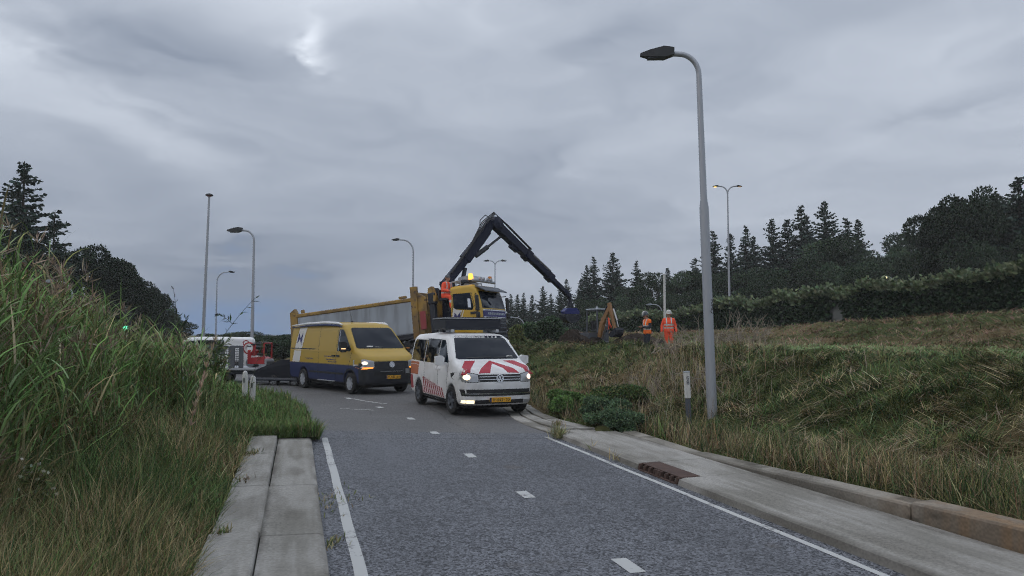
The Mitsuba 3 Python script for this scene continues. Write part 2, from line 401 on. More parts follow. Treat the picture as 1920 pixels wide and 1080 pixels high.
def rusty(p, n, uv_):
    u, v = p.y * 0.9632 - p.x * 0.2689, p.x * 0.9632 + p.y * 0.2689
    a = fbm(u * 1.6, v * 3.0, p.z * 1.5, octaves=4)
    runs = fbm(u * 9.0, v * 9.0, p.z * 0.8, octaves=3)
    near = smoothstep(7.8, 4.6, u)
    c = mix((0.15, 0.14, 0.122), (0.27, 0.255, 0.228), smoothstep(0.3, 0.7, a))
    c = mix(c, (0.23, 0.155, 0.095), near * (0.45 + 0.55 * smoothstep(0.35, 0.62, runs)))
    c = mix(c, (0.05, 0.045, 0.036), 0.6 * smoothstep(0.58, 0.72, fbm(u * 2.0 + 3.0, v * 2.0, p.z * 5.0, octaves=3)))
    return c * (0.82 + 0.36 * noise(u * 50.0, v * 50.0, p.z * 50.0))
mat('m_kerb_rust', mikit.proc(rusty), 0.85, spec=0.2)

def strip_piece(u0, u1, prof0, prof1=None, jitter=(0, 0, 0)):
    """A cast piece between u0 and u1 with a cross-section [(v, z), ...] (prof1 at its far end)."""
    prof1 = prof1 or prof0
    rings = []
    for u, prof, t in ((u0, prof0, 0.0), (u0 + 0.012, prof0, 1.0), (u1 - 0.012, prof1, 1.0), (u1, prof1, 0.0)):
        c = np.mean(prof, axis=0)
        for v, z in prof:
            k = 0.010 * (1 - t)
            v_, z_ = v - np.sign(v - c[0]) * k, z - (k if z > c[1] else 0)
            p = uv(u, v_ + jitter[0])
            rings.append((p[0], p[1], z_ + jitter[1] + jitter[2] * (v - c[0])))
    n, f = len(prof0), []
    for r in range(3):
        for k in range(n):
            a, b = r * n + k, r * n + (k + 1) % n
            f += [(a, b, b + n), (a, b + n, a + n)]
    for k in range(1, n - 1):
        f += [(0, k + 1, k), (3 * n, 3 * n + k, 3 * n + k + 1)]
    m = trimesh.Trimesh(rings, f, process=False)
    if m.volume < 0:
        m.invert()
    return m

rng = np.random.default_rng(4)
say('pavement', kind='structure')
say('gutter', kind='structure')
cuts = [-3.4, -1.2, 0.9, 3.0, 5.05, 7.35, 9.58, 12.1, 14.35]
base = strip_piece(-3.4, 14.3, [(-0.74, -0.20), (-0.74, 0.085), (-0.30, 0.085), (-0.30, -0.20)])
put('pavement', base, 'm_concrete')
for a, b in zip(cuts[:-1], cuts[1:]):
    j = (rng.normal(0, 0.006), rng.normal(0, 0.004), rng.normal(0, 0.006))
    part('pavement', 'slab', strip_piece(a + 0.009, b - 0.009, [(-0.72, 0.02), (-0.72, 0.148), (-0.325, 0.148), (-0.305, 0.135), (-0.30, 0.02)], jitter=j), 'm_concrete')
put('gutter', strip_piece(-3.4, 14.3, [(-0.29, -0.20), (-0.29, 0.05), (0.20, 0.04), (0.20, -0.20)]), 'm_concrete')
cuts = [-3.4, -0.4, 2.4, 4.9, 7.4, 9.8, 12.2, 14.3]
for a, b in zip(cuts[:-1], cuts[1:]):
    j = (rng.normal(0, 0.004), rng.normal(0, 0.003), 0)
    part('gutter', 'slab', strip_piece(a + 0.004, b - 0.004, [(-0.285, 0.0), (-0.285, 0.088), (0.215, 0.078), (0.265, 0.06), (0.295, -0.06)], jitter=j), 'm_concrete')
# right: a broad cast strip, a joint, then a kerb that grows taller towards the viewer
put('gutter_001', strip_piece(-3.4, 13.4, [(4.74, -0.2), (4.74, 0.05), (5.76, 0.06), (5.76, -0.2)]), 'm_concrete')
say('gutter_001', kind='structure')
_used['gutter'] = 1
cuts = [-3.4, 0.2, 4.0, 8.95, 10.15, 13.5]
for a, b in zip(cuts[:-1], cuts[1:]):
    vin = 5.02 if a == 8.95 else 4.66
    e = 0.0 if a == 8.95 else 0.035
    part('gutter_001', 'slab', strip_piece(a + 0.003, b - 0.003, [(vin, -0.04), (vin + e, 0.068), (vin + 0.10 * (e > 0) + 0.01, 0.088), (5.765, 0.105), (5.77, 0.0)]), 'm_concrete')
put('kerb', strip_piece(-3.4, 13.3, [(5.82, -0.2), (5.82, 0.05), (6.06, 0.05), (6.06, -0.2)]), 'm_kerb_rust')
say('kerb', kind='structure')
cuts = [-3.4, -0.8, 1.6, 4.15, 6.3, 8.5, 10.7, 13.25]
for a, b in zip(cuts[:-1], cuts[1:]):
    za, zb = float(kerb_top(a)) + 0.012 * rng.normal(), float(kerb_top(b)) + 0.012 * rng.normal()
    part('kerb', 'block', strip_piece(a + 0.008, b - 0.008, [(5.80, 0.0), (5.805, za - 0.02), (5.825, za), (6.06, za + 0.01), (6.08, 0.0)], [(5.80, 0.0), (5.805, zb - 0.02), (5.825, zb), (6.06, zb + 0.01), (6.08, 0.0)], jitter=(rng.normal(0, 0.006), 0, 0)), 'm_kerb_rust')

# beyond the seam: three rows of worn kerb stones that follow the bend
say('kerb_001', kind='structure')
_used['kerb'] = 1
edge, back = np.array(ROAD_RIGHT[2:9], float), np.array(BACK_RIGHT[2:9], float)
def along(line, n=60):
    s = np.r_[0, np.cumsum(np.linalg.norm(np.diff(line, axis=0), axis=1))]
    q = np.linspace(0, s[-1], n)
    return np.column_stack([np.interp(q, s, line[:, 0]), np.interp(q, s, line[:, 1])])
e60, b60 = along(np.vstack([uv(13.62, 4.78), edge])), along(np.vstack([uv(13.62, 6.0), back]))
v0 = np.vstack([np.column_stack([e60, np.full(60, -0.03)]), np.column_stack([b60, np.full(60, 0.0)])])
q = np.arange(59)
put('kerb_001', trimesh.Trimesh(v0, np.vstack([np.column_stack([q, q + 60, q + 61]), np.column_stack([q, q + 61, q + 1])]), process=False), 'm_concrete')
for row in range(3):
    lo, hi = (row + 0.04) / 3, (row + 0.93) / 3
    for k in range(0, 57, 4):
        if rng.random() < 0.06:
            continue
        a, b = k + 0.07, min(k + 4, 59) - 0.07
        cs = []
        for t in (a, b):
            i0 = int(t); w = t - i0; i1 = min(i0 + 1, 59)
            e, bk = e60[i0] * (1 - w) + e60[i1] * w, b60[i0] * (1 - w) + b60[i1] * w
            cs += [e * (1 - lo) + bk * lo, e * (1 - hi) + bk * hi]
        z = 0.016 + 0.010 * row + rng.normal(0, 0.004)
        top = [(*cs[0], z), (*cs[1], z + rng.normal(0, 0.005)), (*cs[3], z + rng.normal(0, 0.005)), (*cs[2], z)]
        c = np.mean(top, axis=0)
        pts = [(c[0] + (p[0] - c[0]) * 0.985, c[1] + (p[1] - c[1]) * 0.985, p[2]) for p in top] + [(p[0], p[1], p[2] - 0.014) for p in top] + [(p[0], p[1], -0.05) for p in top]
        part('kerb_001', 'stone', hull(pts), 'm_concrete')

# the rusty kerb inlet
def rust(p, n, uv_):
    a = fbm(p.x * 9.0, p.y * 9.0, p.z * 9.0, octaves=3)
    return mix((0.050, 0.034, 0.030), (0.105, 0.066, 0.054), a) * (0.8 + 0.4 * noise(p.x * 70.0, p.y * 70.0, p.z * 70.0))
mat('m_rust', mikit.proc(rust), 0.8, spec=0.3)
t = thing('drain_inlet', 'rust brown cast iron kerb drain inlet with slotted front beside the right white line', 'drain')
part(t, 'cover', strip_piece(8.97, 10.13, [(4.73, 0.080), (4.73, 0.091), (5.01, 0.096), (5.01, 0.080)]), 'm_rust')
part(t, 'frame', cat(strip_piece(8.97, 9.02, [(4.665, -0.03), (4.69, 0.085), (5.01, 0.086), (5.01, -0.03)]), strip_piece(10.08, 10.13, [(4.665, -0.03), (4.69, 0.085), (5.01, 0.086), (5.01, -0.03)]),
                     strip_piece(9.02, 10.08, [(4.665, -0.03), (4.66, 0.012), (4.70, 0.014), (4.70, -0.03)])), 'm_rust')
for u in (9.16, 9.31, 9.46, 9.55, 9.64, 9.79, 9.94):
    w = 0.05 if u == 9.55 else 0.022
    part(t, 'bar', strip_piece(u - w, u + w, [(4.668, 0.0), (4.692, 0.084), (4.76, 0.086), (4.74, 0.0)]), 'm_rust')
part(t, 'pit', strip_piece(9.02, 10.08, [(4.80, -0.02), (4.80, 0.085), (4.99, 0.085), (4.99, -0.02)]), 'black_plastic')
# ------------------------------------------------------------------ grass, reeds, shrubs, trees
def blades(base, length, width, az, lean, bend, seg, col, tip=1.15):
    """N grass blades: each a strip of seg pieces that leans by lean and bends by bend radians more."""
    n = len(base)
    length, width, az, lean, bend = (np.broadcast_to(np.asarray(a, float), n) for a in (length, width, az, lean, bend))
    out = np.stack([np.cos(az), np.sin(az), 0 * az], -1)
    sd = np.stack([-np.sin(az), np.cos(az), 0 * az], -1)
    turn = np.random.default_rng(n).uniform(-0.9, 0.9, n)[:, None]
    sd = sd * np.cos(turn) + out * np.sin(turn)
    p, V, C = np.array(base, float), [], []
    for k in range(seg + 1):
        t = k / seg
        w = (width * 0.5 * (1 - t) ** 0.6 * (0.75 + 0.5 * min(1, 3 * t)))[:, None]
        c = col * (0.85 + (tip - 0.85) * t)
        if k < seg:
            V += [p - sd * w, p + sd * w]
            C += [c, c]
            a = (lean + bend * (t + 0.5 / seg))[:, None]
            p = p + (out * np.sin(a) + np.array([0, 0, 1.0]) * np.cos(a)) * (length / seg)[:, None]
        else:
            V.append(p)
            C.append(c)
    m = 2 * seg + 1
    V, C = np.stack(V, 1).reshape(-1, 3), np.stack(C, 1).reshape(-1, 3)
    f = []
    for k in range(seg - 1):
        f += [(2 * k, 2 * k + 1, 2 * k + 3), (2 * k, 2 * k + 3, 2 * k + 2)]
    f.append((2 * seg - 2, 2 * seg - 1, 2 * seg))
    F = (np.array(f)[None] + (np.arange(n) * m)[:, None, None]).reshape(-1, 3)
    return V, F, C

def cards(p, d, length, width, col, rg, curl=0.0):
    """N pointed leaves: from p along d."""
    n = len(p)
    d = d / (np.linalg.norm(d, axis=1, keepdims=True) + 1e-9)
    r = rg.normal(size=(n, 3))
    s = np.cross(d, r)
    s /= np.linalg.norm(s, axis=1, keepdims=True) + 1e-9
    length, width = (np.broadcast_to(np.asarray(a, float), n)[:, None] for a in (length, width))
    nrm = np.cross(s, d)
    mid = p + d * length * 0.45 + nrm * length * curl
    V = np.stack([p, mid - s * width / 2, p + d * length, mid + s * width / 2], 1).reshape(-1, 3)
    F = (np.array([(0, 1, 2), (0, 2, 3)])[None] + (np.arange(n) * 4)[:, None, None]).reshape(-1, 3)
    return V, F, np.repeat(col, 4, axis=0)

def join(parts):
    V, F, C, at = [], [], [], 0
    for v, f, c in parts:
        V.append(v); F.append(f + at); C.append(c); at += len(v)
    return trimesh.Trimesh(np.vstack(V), np.vstack(F), process=False), np.clip(np.vstack(C), 0, 1)

def tints(n, rg, cols, weights, spread=0.18):
    c = np.array(cols)[rg.choice(len(cols), n, p=np.array(weights) / sum(weights))]
    c = 0.76 * c + 0.24 * c.mean(1, keepdims=True) * [1.02, 1.0, 1.0]
    return np.clip(2.0 * c * np.exp(rg.normal(0, spread, (n, 1))) * np.exp(rg.normal(0, 0.06, (n, 3))), 0, 1)

def P3(x, y, up=0.0):
    return np.column_stack([x, y, height(x, y) + up])

GREEN, OLIVE, DEEP, STRAW, BROWN, FRESH = (0.055, 0.098, 0.026), (0.098, 0.105, 0.032), (0.026, 0.055, 0.020), (0.23, 0.185, 0.085), (0.125, 0.082, 0.040), (0.075, 0.150, 0.032)

def polar(n, az0, az1, r0, r1, rg):
    az, r = np.radians(rg.uniform(az0, az1, n)), np.exp(rg.uniform(math.log(r0), math.log(r1), n))
    return r * np.sin(az), r * np.cos(az), r

# --- the cut bank on the right
g = np.random.default_rng(11)
x, y, r = polar(330000, -14, 38, 4.5, 75, g)
sr = side(BACK_RIGHT, x, y)
keep = (sr > 0.04) & (sr < 24) & (x > -9)
x, y, r, sr = x[keep], y[keep], r[keep], sr[keep]
q = np.column_stack([x, y, 0 * x])
patch_n = meshkit.fbm(q * [0.45, 0.45, 1], 3, 31)
hay_n = meshkit.fbm(q * [1.3, 1.3, 1] + 5, 3, 37)
clump = meshkit.fbm(q * [2.4, 2.4, 1] + 9, 2, 41)
foot = np.exp(-(sr / 0.9) ** 2)
lush = sm(0.50, 0.62, patch_n) * (1 - foot * 0.7)
strip = sm(4.6, 5.6, sr) * sm(11.6, 10.2, sr) * sm(3.6, 5.8, x)               # the green strip above the bank
upper = sm(10.8, 12.0, sr)
n = len(x)
swath = sm(0.55, 0.75, meshkit.fbm(np.column_stack([(D[0] * x + D[1] * y) * 0.9, sr * 2.2, 0 * x]), 3, 47))
dry = np.clip(0.24 + 0.55 * swath + 1.5 * (hay_n - 0.5) + 0.35 * foot - 0.55 * lush, 0.06, 0.9)
dry = np.where(strip > 0.5, 0.06, np.where(upper > 0.5, 0.80, dry))
dry = np.clip(dry + 0.22 * np.exp(-((x - 4.5) / 2.6) ** 2 - ((y - 20) / 5.0) ** 2), 0, 0.9)
is_dry = g.random(n) < dry
col = np.where(is_dry[:, None], tints(n, g, [STRAW, BROWN, (0.16, 0.125, 0.07)], [0.42, 0.4, 0.6], 0.28), tints(n, g, [GREEN, OLIVE, DEEP], [0.34, 0.38, 0.5], 0.26))
col = np.where((strip > 0.5)[:, None] & ~is_dry[:, None], tints(n, g, [(0.12, 0.20, 0.07), (0.10, 0.17, 0.05), (0.16, 0.18, 0.09)], [0.6, 0.5, 0.4]), col)
col = np.where((upper > 0.5)[:, None] & is_dry[:, None], tints(n, g, [(0.16, 0.085, 0.055), (0.12, 0.07, 0.05), (0.17, 0.12, 0.08)], [0.6, 0.5, 0.4]), col)
L = np.where(is_dry, g.uniform(0.10, 0.34, n), g.uniform(0.09, 0.26, n)) * (0.35 + 1.5 * clump)
L = np.where(strip > 0.5, g.uniform(0.05, 0.15, n), L)
rim = np.exp(-((sr - 5.0) / 0.7) ** 2) * (clump > 0.52)
L = np.where(rim > 0.4, g.uniform(0.10, 0.30, n), L)
stand = (foot > 0.35) & (g.random(n) < 0.5)
L = np.where(stand, g.uniform(0.22, 0.58, n), L)
lean = np.where(stand, np.abs(g.normal(0, 0.35, n)), np.where(is_dry, g.uniform(0.8, 1.5, n), g.uniform(0.3, 1.35, n)))
W = np.maximum(0.006, 0.00085 * r) * g.uniform(0.7, 1.4, n)
az = np.where(stand, g.uniform(0, 2 * np.pi, n), 14 * meshkit.fbm(q * [0.8, 0.8, 1] + 21, 3, 43) + g.normal(0, 0.55, n))
bank = [blades(P3(x, y, -0.02), L, W, az, lean, g.uniform(0.1, 0.9, n), 2, col)]
# tussocks and heaps of mown hay
tx, ty, tr_ = polar(3400, -10, 37, 5.0, 45, g)
ts = side(BACK_RIGHT, tx, ty)
ok = (ts > 0.5) & (ts < 5.6) & (tx > -3)
tx, ty, tr_, ts = tx[ok], ty[ok], tr_[ok], ts[ok]
for kind_ in (0, 1, 2):
    pick = g.random(len(tx)) < (0.45, 0.40, 0.18)[kind_]
    cx, cy, cr = tx[pick], ty[pick], tr_[pick]
    m_ = (34, 40, 26)[kind_]
    size = np.repeat(g.uniform(0.5, 1.25, len(cx)), m_)
    i_ = len(cx) * m_
    bx, by = np.repeat(cx, m_) + g.normal(0, 0.07, i_) * size, np.repeat(cy, m_) + g.normal(0, 0.07, i_) * size
    if kind_ == 0:                                                                        # green tussocks that fall open
        cl = tints(i_, g, [GREEN, OLIVE, DEEP, (0.10, 0.12, 0.05)], [1, 1, 0.8, 0.5], 0.15) * np.repeat(np.exp(g.normal(0, 0.25, (len(cx), 1))), m_, 0)
        bank.append(blades(P3(bx, by, -0.02), g.uniform(0.18, 0.42, i_) * size, np.maximum(0.006, 0.0009 * np.repeat(cr, m_)), g.uniform(0, 6.3, i_), g.uniform(0.1, 0.8, i_), g.uniform(0.6, 1.7, i_), 3, cl))
    elif kind_ == 1:                                                                      # combed wisps of hay
        cl = tints(i_, g, [STRAW, (0.17, 0.135, 0.085), BROWN], [0.6, 1, 0.7], 0.2) * np.repeat(np.exp(g.normal(0, 0.25, (len(cx), 1))), m_, 0)
        bx, by = bx + g.normal(0, 0.12, i_) * size, by + g.normal(0, 0.06, i_) * size
        bank.append(blades(P3(bx, by, 0.02 + 0.08 * g.random(i_) * size), g.uniform(0.18, 0.48, i_) * size, np.maximum(0.0055, 0.0008 * np.repeat(cr, m_)), np.repeat(g.uniform(0, 6.3, len(cx)), m_) + g.normal(0, 0.45, i_), g.uniform(0.9, 1.5, i_), g.uniform(0.1, 0.7, i_), 3, cl))
    else:                                                                                 # dark weedy hummocks
        cl = tints(i_, g, [DEEP, (0.04, 0.05, 0.025), BROWN], [1, 0.8, 0.5], 0.2)
        bank.append(blades(P3(bx, by, -0.02), g.uniform(0.10, 0.26, i_) * size, np.maximum(0.012, 0.0015 * np.repeat(cr, m_)), g.uniform(0, 6.3, i_), g.uniform(0.2, 1.2, i_), g.uniform(0.3, 1.2, i_), 2, cl))
# pale dead stalks standing round the marker post, the lamp and the crest behind them
i_ = 2600
sx, sy = np.r_[g.normal(3.6, 1.1, i_ // 2), g.normal(6.2, 1.5, i_ // 2)], np.r_[g.normal(17.5, 1.6, i_ // 2), g.normal(23.6, 1.6, i_ // 2)]
ok = side(BACK_RIGHT, sx, sy) > 0.3
sx, sy = sx[ok], sy[ok]
i_ = len(sx)
bank.append(blades(P3(sx, sy, -0.02), g.uniform(0.25, 0.75, i_) * np.where(sy > 20.5, 0.5, 1.0), np.maximum(0.006, 0.00055 * np.hypot(sx, sy)), g.uniform(0, 6.3, i_), np.abs(g.normal(0, 0.35, i_)), g.uniform(0, 0.7, i_), 3, tints(i_, g, [STRAW, (0.19, 0.155, 0.11), BROWN], [0.6, 1, 0.5])))
m, c = join(bank)
put('bank_grass', m, 'leaf', color=c)
say('bank_grass', 'cut grass and dry hay covering the roadside bank on the right', 'grass', kind='stuff')

# --- grass on the left verge
g = np.random.default_rng(12)
x, y, r = polar(190000, -44, -8, 3.4, 60, g)
sl = -side(BACK_LEFT, x, y)
u = D[0] * x + D[1] * y
ragged = 0.16 * (meshkit.fbm(np.column_stack([x, y, 0 * x]) * 1.8, 3, 5) - 0.5) * 2
over = np.where(u < 14.4, 0.04 + 0.10 * sm(5, 14, u), 0.0)                                # it leans out over the slabs
keep = (sl > -over + ragged) & (sl < 9)
x, y, r, sl, u = x[keep], y[keep], r[keep], sl[keep], u[keep]
n = len(x)
q = np.column_stack([x, y, 0 * x])
tan = sm(0.46, 0.60, meshkit.fbm(q * [0.5, 0.5, 1] + 3, 3, 51)) * sm(16.0, 13.5, u) * sm(3.4, 1.6, sl)
verge = sm(14.2, 15.4, u)
is_tan = g.random(n) < (0.14 + 0.40 * tan) * (1 - 0.9 * verge)
col = np.where(is_tan[:, None], tints(n, g, [(0.19, 0.145, 0.06), (0.13, 0.10, 0.045), STRAW], [0.5, 0.5, 0.25]), tints(n, g, [GREEN, OLIVE, DEEP, FRESH], [0.5, 0.35, 0.35, 0.12]))
col = np.where((verge > 0.5)[:, None] & ~is_tan[:, None], tints(n, g, [FRESH, GREEN, OLIVE], [0.35, 0.5, 0.3]), col)
grow = sm(-0.3, 0.9, sl)
L = np.where(verge > 0.5, g.uniform(0.10, 0.36, n), (0.20 + 0.42 * grow + 0.25 * sm(0.9, 2.0, sl)) * g.uniform(0.5, 1.25, n))
L *= 0.55 + 0.9 * meshkit.fbm(q * [1.7, 1.7, 1] + 13, 3, 57)
W = np.maximum(0.0055, 0.00078 * r) * g.uniform(0.7, 1.5, n)
lean = np.abs(g.normal(0.12, 0.30, n))
edge_ = (sl < 0.35) & (u < 14.4) & (g.random(n) < 0.6)
lean = np.where(edge_, g.uniform(0.3, 0.9, n), lean)
tn = 5200                                                                                # the lush tip that has grown over the ends of the slabs
tu, tv = 14.15 + np.abs(g.normal(0, 0.55, tn)), g.uniform(-1.4, 0.42, tn)
tx, ty = D[0] * tu + R[0] * tv, D[1] * tu + R[1] * tv
tcol = tints(tn, g, [FRESH, GREEN, OLIVE, STRAW], [0.3, 0.5, 0.3, 0.06])
tip_ = blades(np.column_stack([tx, ty, np.where(tu < 14.36, 0.10, 0.02)]), g.uniform(0.12, 0.40, tn), g.uniform(0.010, 0.018, tn), g.uniform(0, 2 * np.pi, tn), np.abs(g.normal(0.2, 0.3, tn)), g.uniform(0.2, 1.1, tn), 3, tcol)
m, c = join([blades(P3(x, y, -0.02), L, W, g.uniform(0, 2 * np.pi, n), lean, g.uniform(0.2, 1.1, n), 3, col), tip_])
put('verge_grass', m, 'leaf', color=c)
say('verge_grass', 'long green and tan grass on the left verge beside the slabs', 'grass', kind='stuff')

# --- the reed bed behind it
g = np.random.default_rng(13)
x, y, r = polar(17500, -42, -19, 4.8, 24, g)
sl = -side(BACK_LEFT, x, y)
u = D[0] * x + D[1] * y
top = (2.0 + 0.65 * sm(1.6, 2.7, sl)) * (1 - 0.44 * sm(9.0, 20.0, u))
keep = (sl > 1.50 + 0.5 * g.random(len(x)) + 0.4 * sm(11, 15, u)) & (sl < 8.5) & (g.random(len(x)) < sm(1.2, 2.4, sl) * (1 - 0.4 * sm(15, 22, u)))
x, y, r, sl, u, top = (a[keep] for a in (x, y, r, sl, u, top))
n = len(x)
H = top * np.clip(g.normal(0.90, 0.17, n), 0.45, 1.3)
brownish = sm(0.47, 0.60, meshkit.fbm(np.column_stack([x, y, 0 * x]) * 0.45 + 4, 3, 61))
az, lean = g.uniform(0, 2 * np.pi, n), np.abs(g.normal(0, 0.07, n))
stem_col = np.where((g.random(n) < 0.25 + 0.45 * brownish)[:, None], tints(n, g, [(0.15, 0.115, 0.06), BROWN], [0.5, 0.5]), tints(n, g, [OLIVE, GREEN], [0.5, 0.5]))
base = P3(x, y, -0.03)
bend = g.uniform(0.0, 0.22, n)
pieces = [blades(base, H, np.maximum(0.007, 0.0006 * r), az, lean, bend, 4, stem_col)]
for k in range(7):                                                                       # long leaves in two ranks up the stem
    h = (0.16 + 0.11 * k + 0.05 * g.random(n)) * H
    a = (lean + bend * 0.5 * h / H)
    at = base + np.stack([np.cos(az) * np.sin(a) * h, np.sin(az) * np.sin(a) * h, np.cos(a) * h], -1)
    ok = (g.random(n) < 0.85) & (h < H * 0.92)
    lc = tints(n, g, [GREEN, FRESH, OLIVE, (0.085, 0.125, 0.05)], [0.5, 0.32, 0.3, 0.3])
    lc = 1.5 * np.where((g.random(n) < 0.08 + 0.22 * brownish * (k < 3))[:, None], tints(n, g, [STRAW, BROWN], [0.4, 0.6]), lc)
    pieces.append(blades(at[ok], g.uniform(0.35, 0.75, n)[ok], np.maximum(0.021, 0.0015 * r)[ok] * g.uniform(0.7, 1.3, ok.sum()), g.uniform(0, 2 * np.pi, ok.sum()), g.uniform(0.15, 0.6, ok.sum()), g.uniform(0.3, 1.5, ok.sum()), 4, lc[ok]))
fe = np.nonzero(g.random(n) < 0.05 + 0.22 * brownish)[0]                                   # feathery seed heads
tipp = base[fe] + np.stack([np.cos(az[fe]) * np.sin(lean[fe] + bend[fe] * .5), np.sin(az[fe]) * np.sin(lean[fe] + bend[fe] * .5), np.cos(lean[fe] + bend[fe] * .5)], -1) * (H[fe] * 0.93)[:, None]
for k in range(10):
    d = np.column_stack([g.normal(0, 0.45, len(fe)), g.normal(0, 0.45, len(fe)), g.uniform(0.2, 1.0, len(fe))])
    pieces.append(cards(tipp + [0, 0, 0.0] + g.normal(0, 0.015, (len(fe), 3)), d, g.uniform(0.10, 0.26, len(fe)), 0.012 + 0.0004 * r[fe], tints(len(fe), g, [(0.17, 0.12, 0.085), (0.13, 0.10, 0.065), (0.22, 0.18, 0.12)], [1, 1, 0.6]), g))
m, c = join(pieces)
put('reed_bed', m, 'leaf', color=c)
say('reed_bed', 'dense stand of tall reeds with long leaves and brown plumes on the left', 'reeds', kind='stuff')

# --- tall weeds that stand out of the reeds, one by one
def weed(name, label, x, y, H, n_side, seed, leafc, az=0.0, lean=0.1, bend=0.3, leaf=0.13, flower=None):
    rg = np.random.default_rng(seed)
    t = thing(name, label, 'weed', 'tall weeds rising from the left verge')
    p0 = np.array([x, y, float(height(np.array([x]), np.array([y]))[0]) - 0.02])
    def curve(p, az, lean, bend, L, n):
        pts = [p]
        for k in range(n):
            a = lean + bend * (k + 0.5) / n
            pts.append(pts[-1] + np.array([math.cos(az) * math.sin(a), math.sin(az) * math.sin(a), math.cos(a)]) * L / n)
        return np.array(pts)
    main = curve(p0, az, lean, bend, H, 14)
    stems, leaves, tips = [tube(main, np.linspace(0.009, 0.003, 15), 5)], [], []
    twigs = [main]
    for k in range(n_side):
        i = rg.integers(6, 13)
        tw = curve(main[i], az + rg.normal(0, 1.2), rg.uniform(0.35, 0.85), rg.uniform(0.0, 0.7), rg.uniform(0.25, 0.6) * H * 0.4, 8)
        stems.append(tube(tw, np.linspace(0.005, 0.002, 9), 4))
        twigs.append(tw)
    for tw in twigs:
        for i in range(2 if tw is not main else 6, len(tw)):
            for s in range(3 if flower else 2):
                d = tw[i] - tw[i - 1]
                d = d / np.linalg.norm(d)
                pp = np.cross(d, rg.normal(size=3))
                d = 0.75 * d + 0.75 * pp / np.linalg.norm(pp) + [0, 0, -0.25]
                leaves.append((tw[i] + (tw[i - 1] - tw[i]) * rg.random(), d, leaf * rg.uniform(0.6, 1.2)))
        tips.append(tw[-1])
    part(t, 'stem', cat(*stems), 'm_stem')
    lp, ld, ll = np.array([a for a, _, _ in leaves]), np.array([b for _, b, _ in leaves]), np.array([c_ for _, _, c_ in leaves])
    m, c = join([cards(lp, ld, ll, ll * 0.24, tints(len(lp), rg, leafc, [1] * len(leafc)), rg, 0.06)])
    part(t, 'foliage', m, 'leaf', color=c)
    if flower:
        fp = np.repeat(np.array(tips), 9, axis=0) + rg.normal(0, 0.05, (9 * len(tips), 3))
        m, c = join([cards(fp, rg.normal(size=fp.shape), 0.035, 0.03, tints(len(fp), rg, [flower], [1]), rg)])
        part(t, 'flower', m, 'leaf', color=c, kind='stuff')
mat('m_stem', (0.055, 0.06, 0.03), 0.8, spec=0.2)
weed('tall_weed', 'tall dark weed arching right above the white van with narrow drooping leaves', -5.45, 13.0, 2.72, 4, 3, [DEEP, (0.05, 0.06, 0.045)], 0.05, 0.06, 0.72, 0.13)
weed('tall_weed', 'slim dark weed left of the arching one, its tip bent left', -5.45, 12.9, 2.62, 2, 5, [DEEP, (0.05, 0.06, 0.045)], 2.9, 0.03, 0.16, 0.12)
weed('tall_weed', 'bushy weed with white flower clusters in front of the white van', -6.3, 16.0, 1.75, 12, 8, [GREEN, OLIVE], 1.0, 0.05, 0.2, 0.15, flower=(0.36, 0.38, 0.34))
weed('tall_weed', 'pale weed with small white flowers at the lower left picture edge', -3.95, 6.2, 0.75, 6, 9, [GREEN, OLIVE], 0.5, 0.1, 0.3, 0.10, flower=(0.20, 0.20, 0.15))
weed('tall_weed', 'leafy olive weed beside the left of the two white bollards', -7.5, 19.6, 1.0, 8, 14, [OLIVE, GREEN], 0.0, 0.08, 0.2, 0.14)
weed('tall_weed', 'thin weed with sparse shoots in front of the red machine', -6.55, 19.2, 1.75, 2, 15, [DEEP, OLIVE], 0.4, 0.05, 0.3, 0.09)
# two dry bent stalks leaning over the tan grass
for k, (x0, y0, az, L, lab) in enumerate([(-3.42, 8.0, 1.0, 1.35, 'long dry straw stalk with a pinkish plume bending right over the tan grass'), (-4.35, 10.5, 0.9, 1.75, 'pale dry stalk with a tan plume left of the arching weed')]):
    rg = np.random.default_rng(70 + k)
    t = thing('dry_stalk', lab, 'stalk')
    p, pts = np.array([x0, y0, 0.1]), []
    for i_ in range(15):
        a = 0.03 + 0.34 * i_ / 14
        pts.append(p.copy())
        p = p + np.array([math.cos(az) * math.sin(a), math.sin(az) * math.sin(a), math.cos(a)]) * L / 14
    pts = np.array(pts)
    mat('m_straw', STRAW, 0.8, spec=0.2)
    part(t, 'stem', tube(pts, np.linspace(0.005, 0.003, 15), 5), 'm_straw')
    pp = np.repeat(pts[9:], 16, axis=0) + rg.normal(0, 0.006, (96, 3))
    m, c = join([cards(pp, rg.normal(0, 0.25, (96, 3)) + [0.1, 0, 1], rg.uniform(0.05, 0.12, 96), 0.012, tints(96, rg, [(0.30, 0.20, 0.13), (0.26, 0.20, 0.13)], [1, 1]), rg)])
    part(t, 'plume', m, 'leaf', color=c)

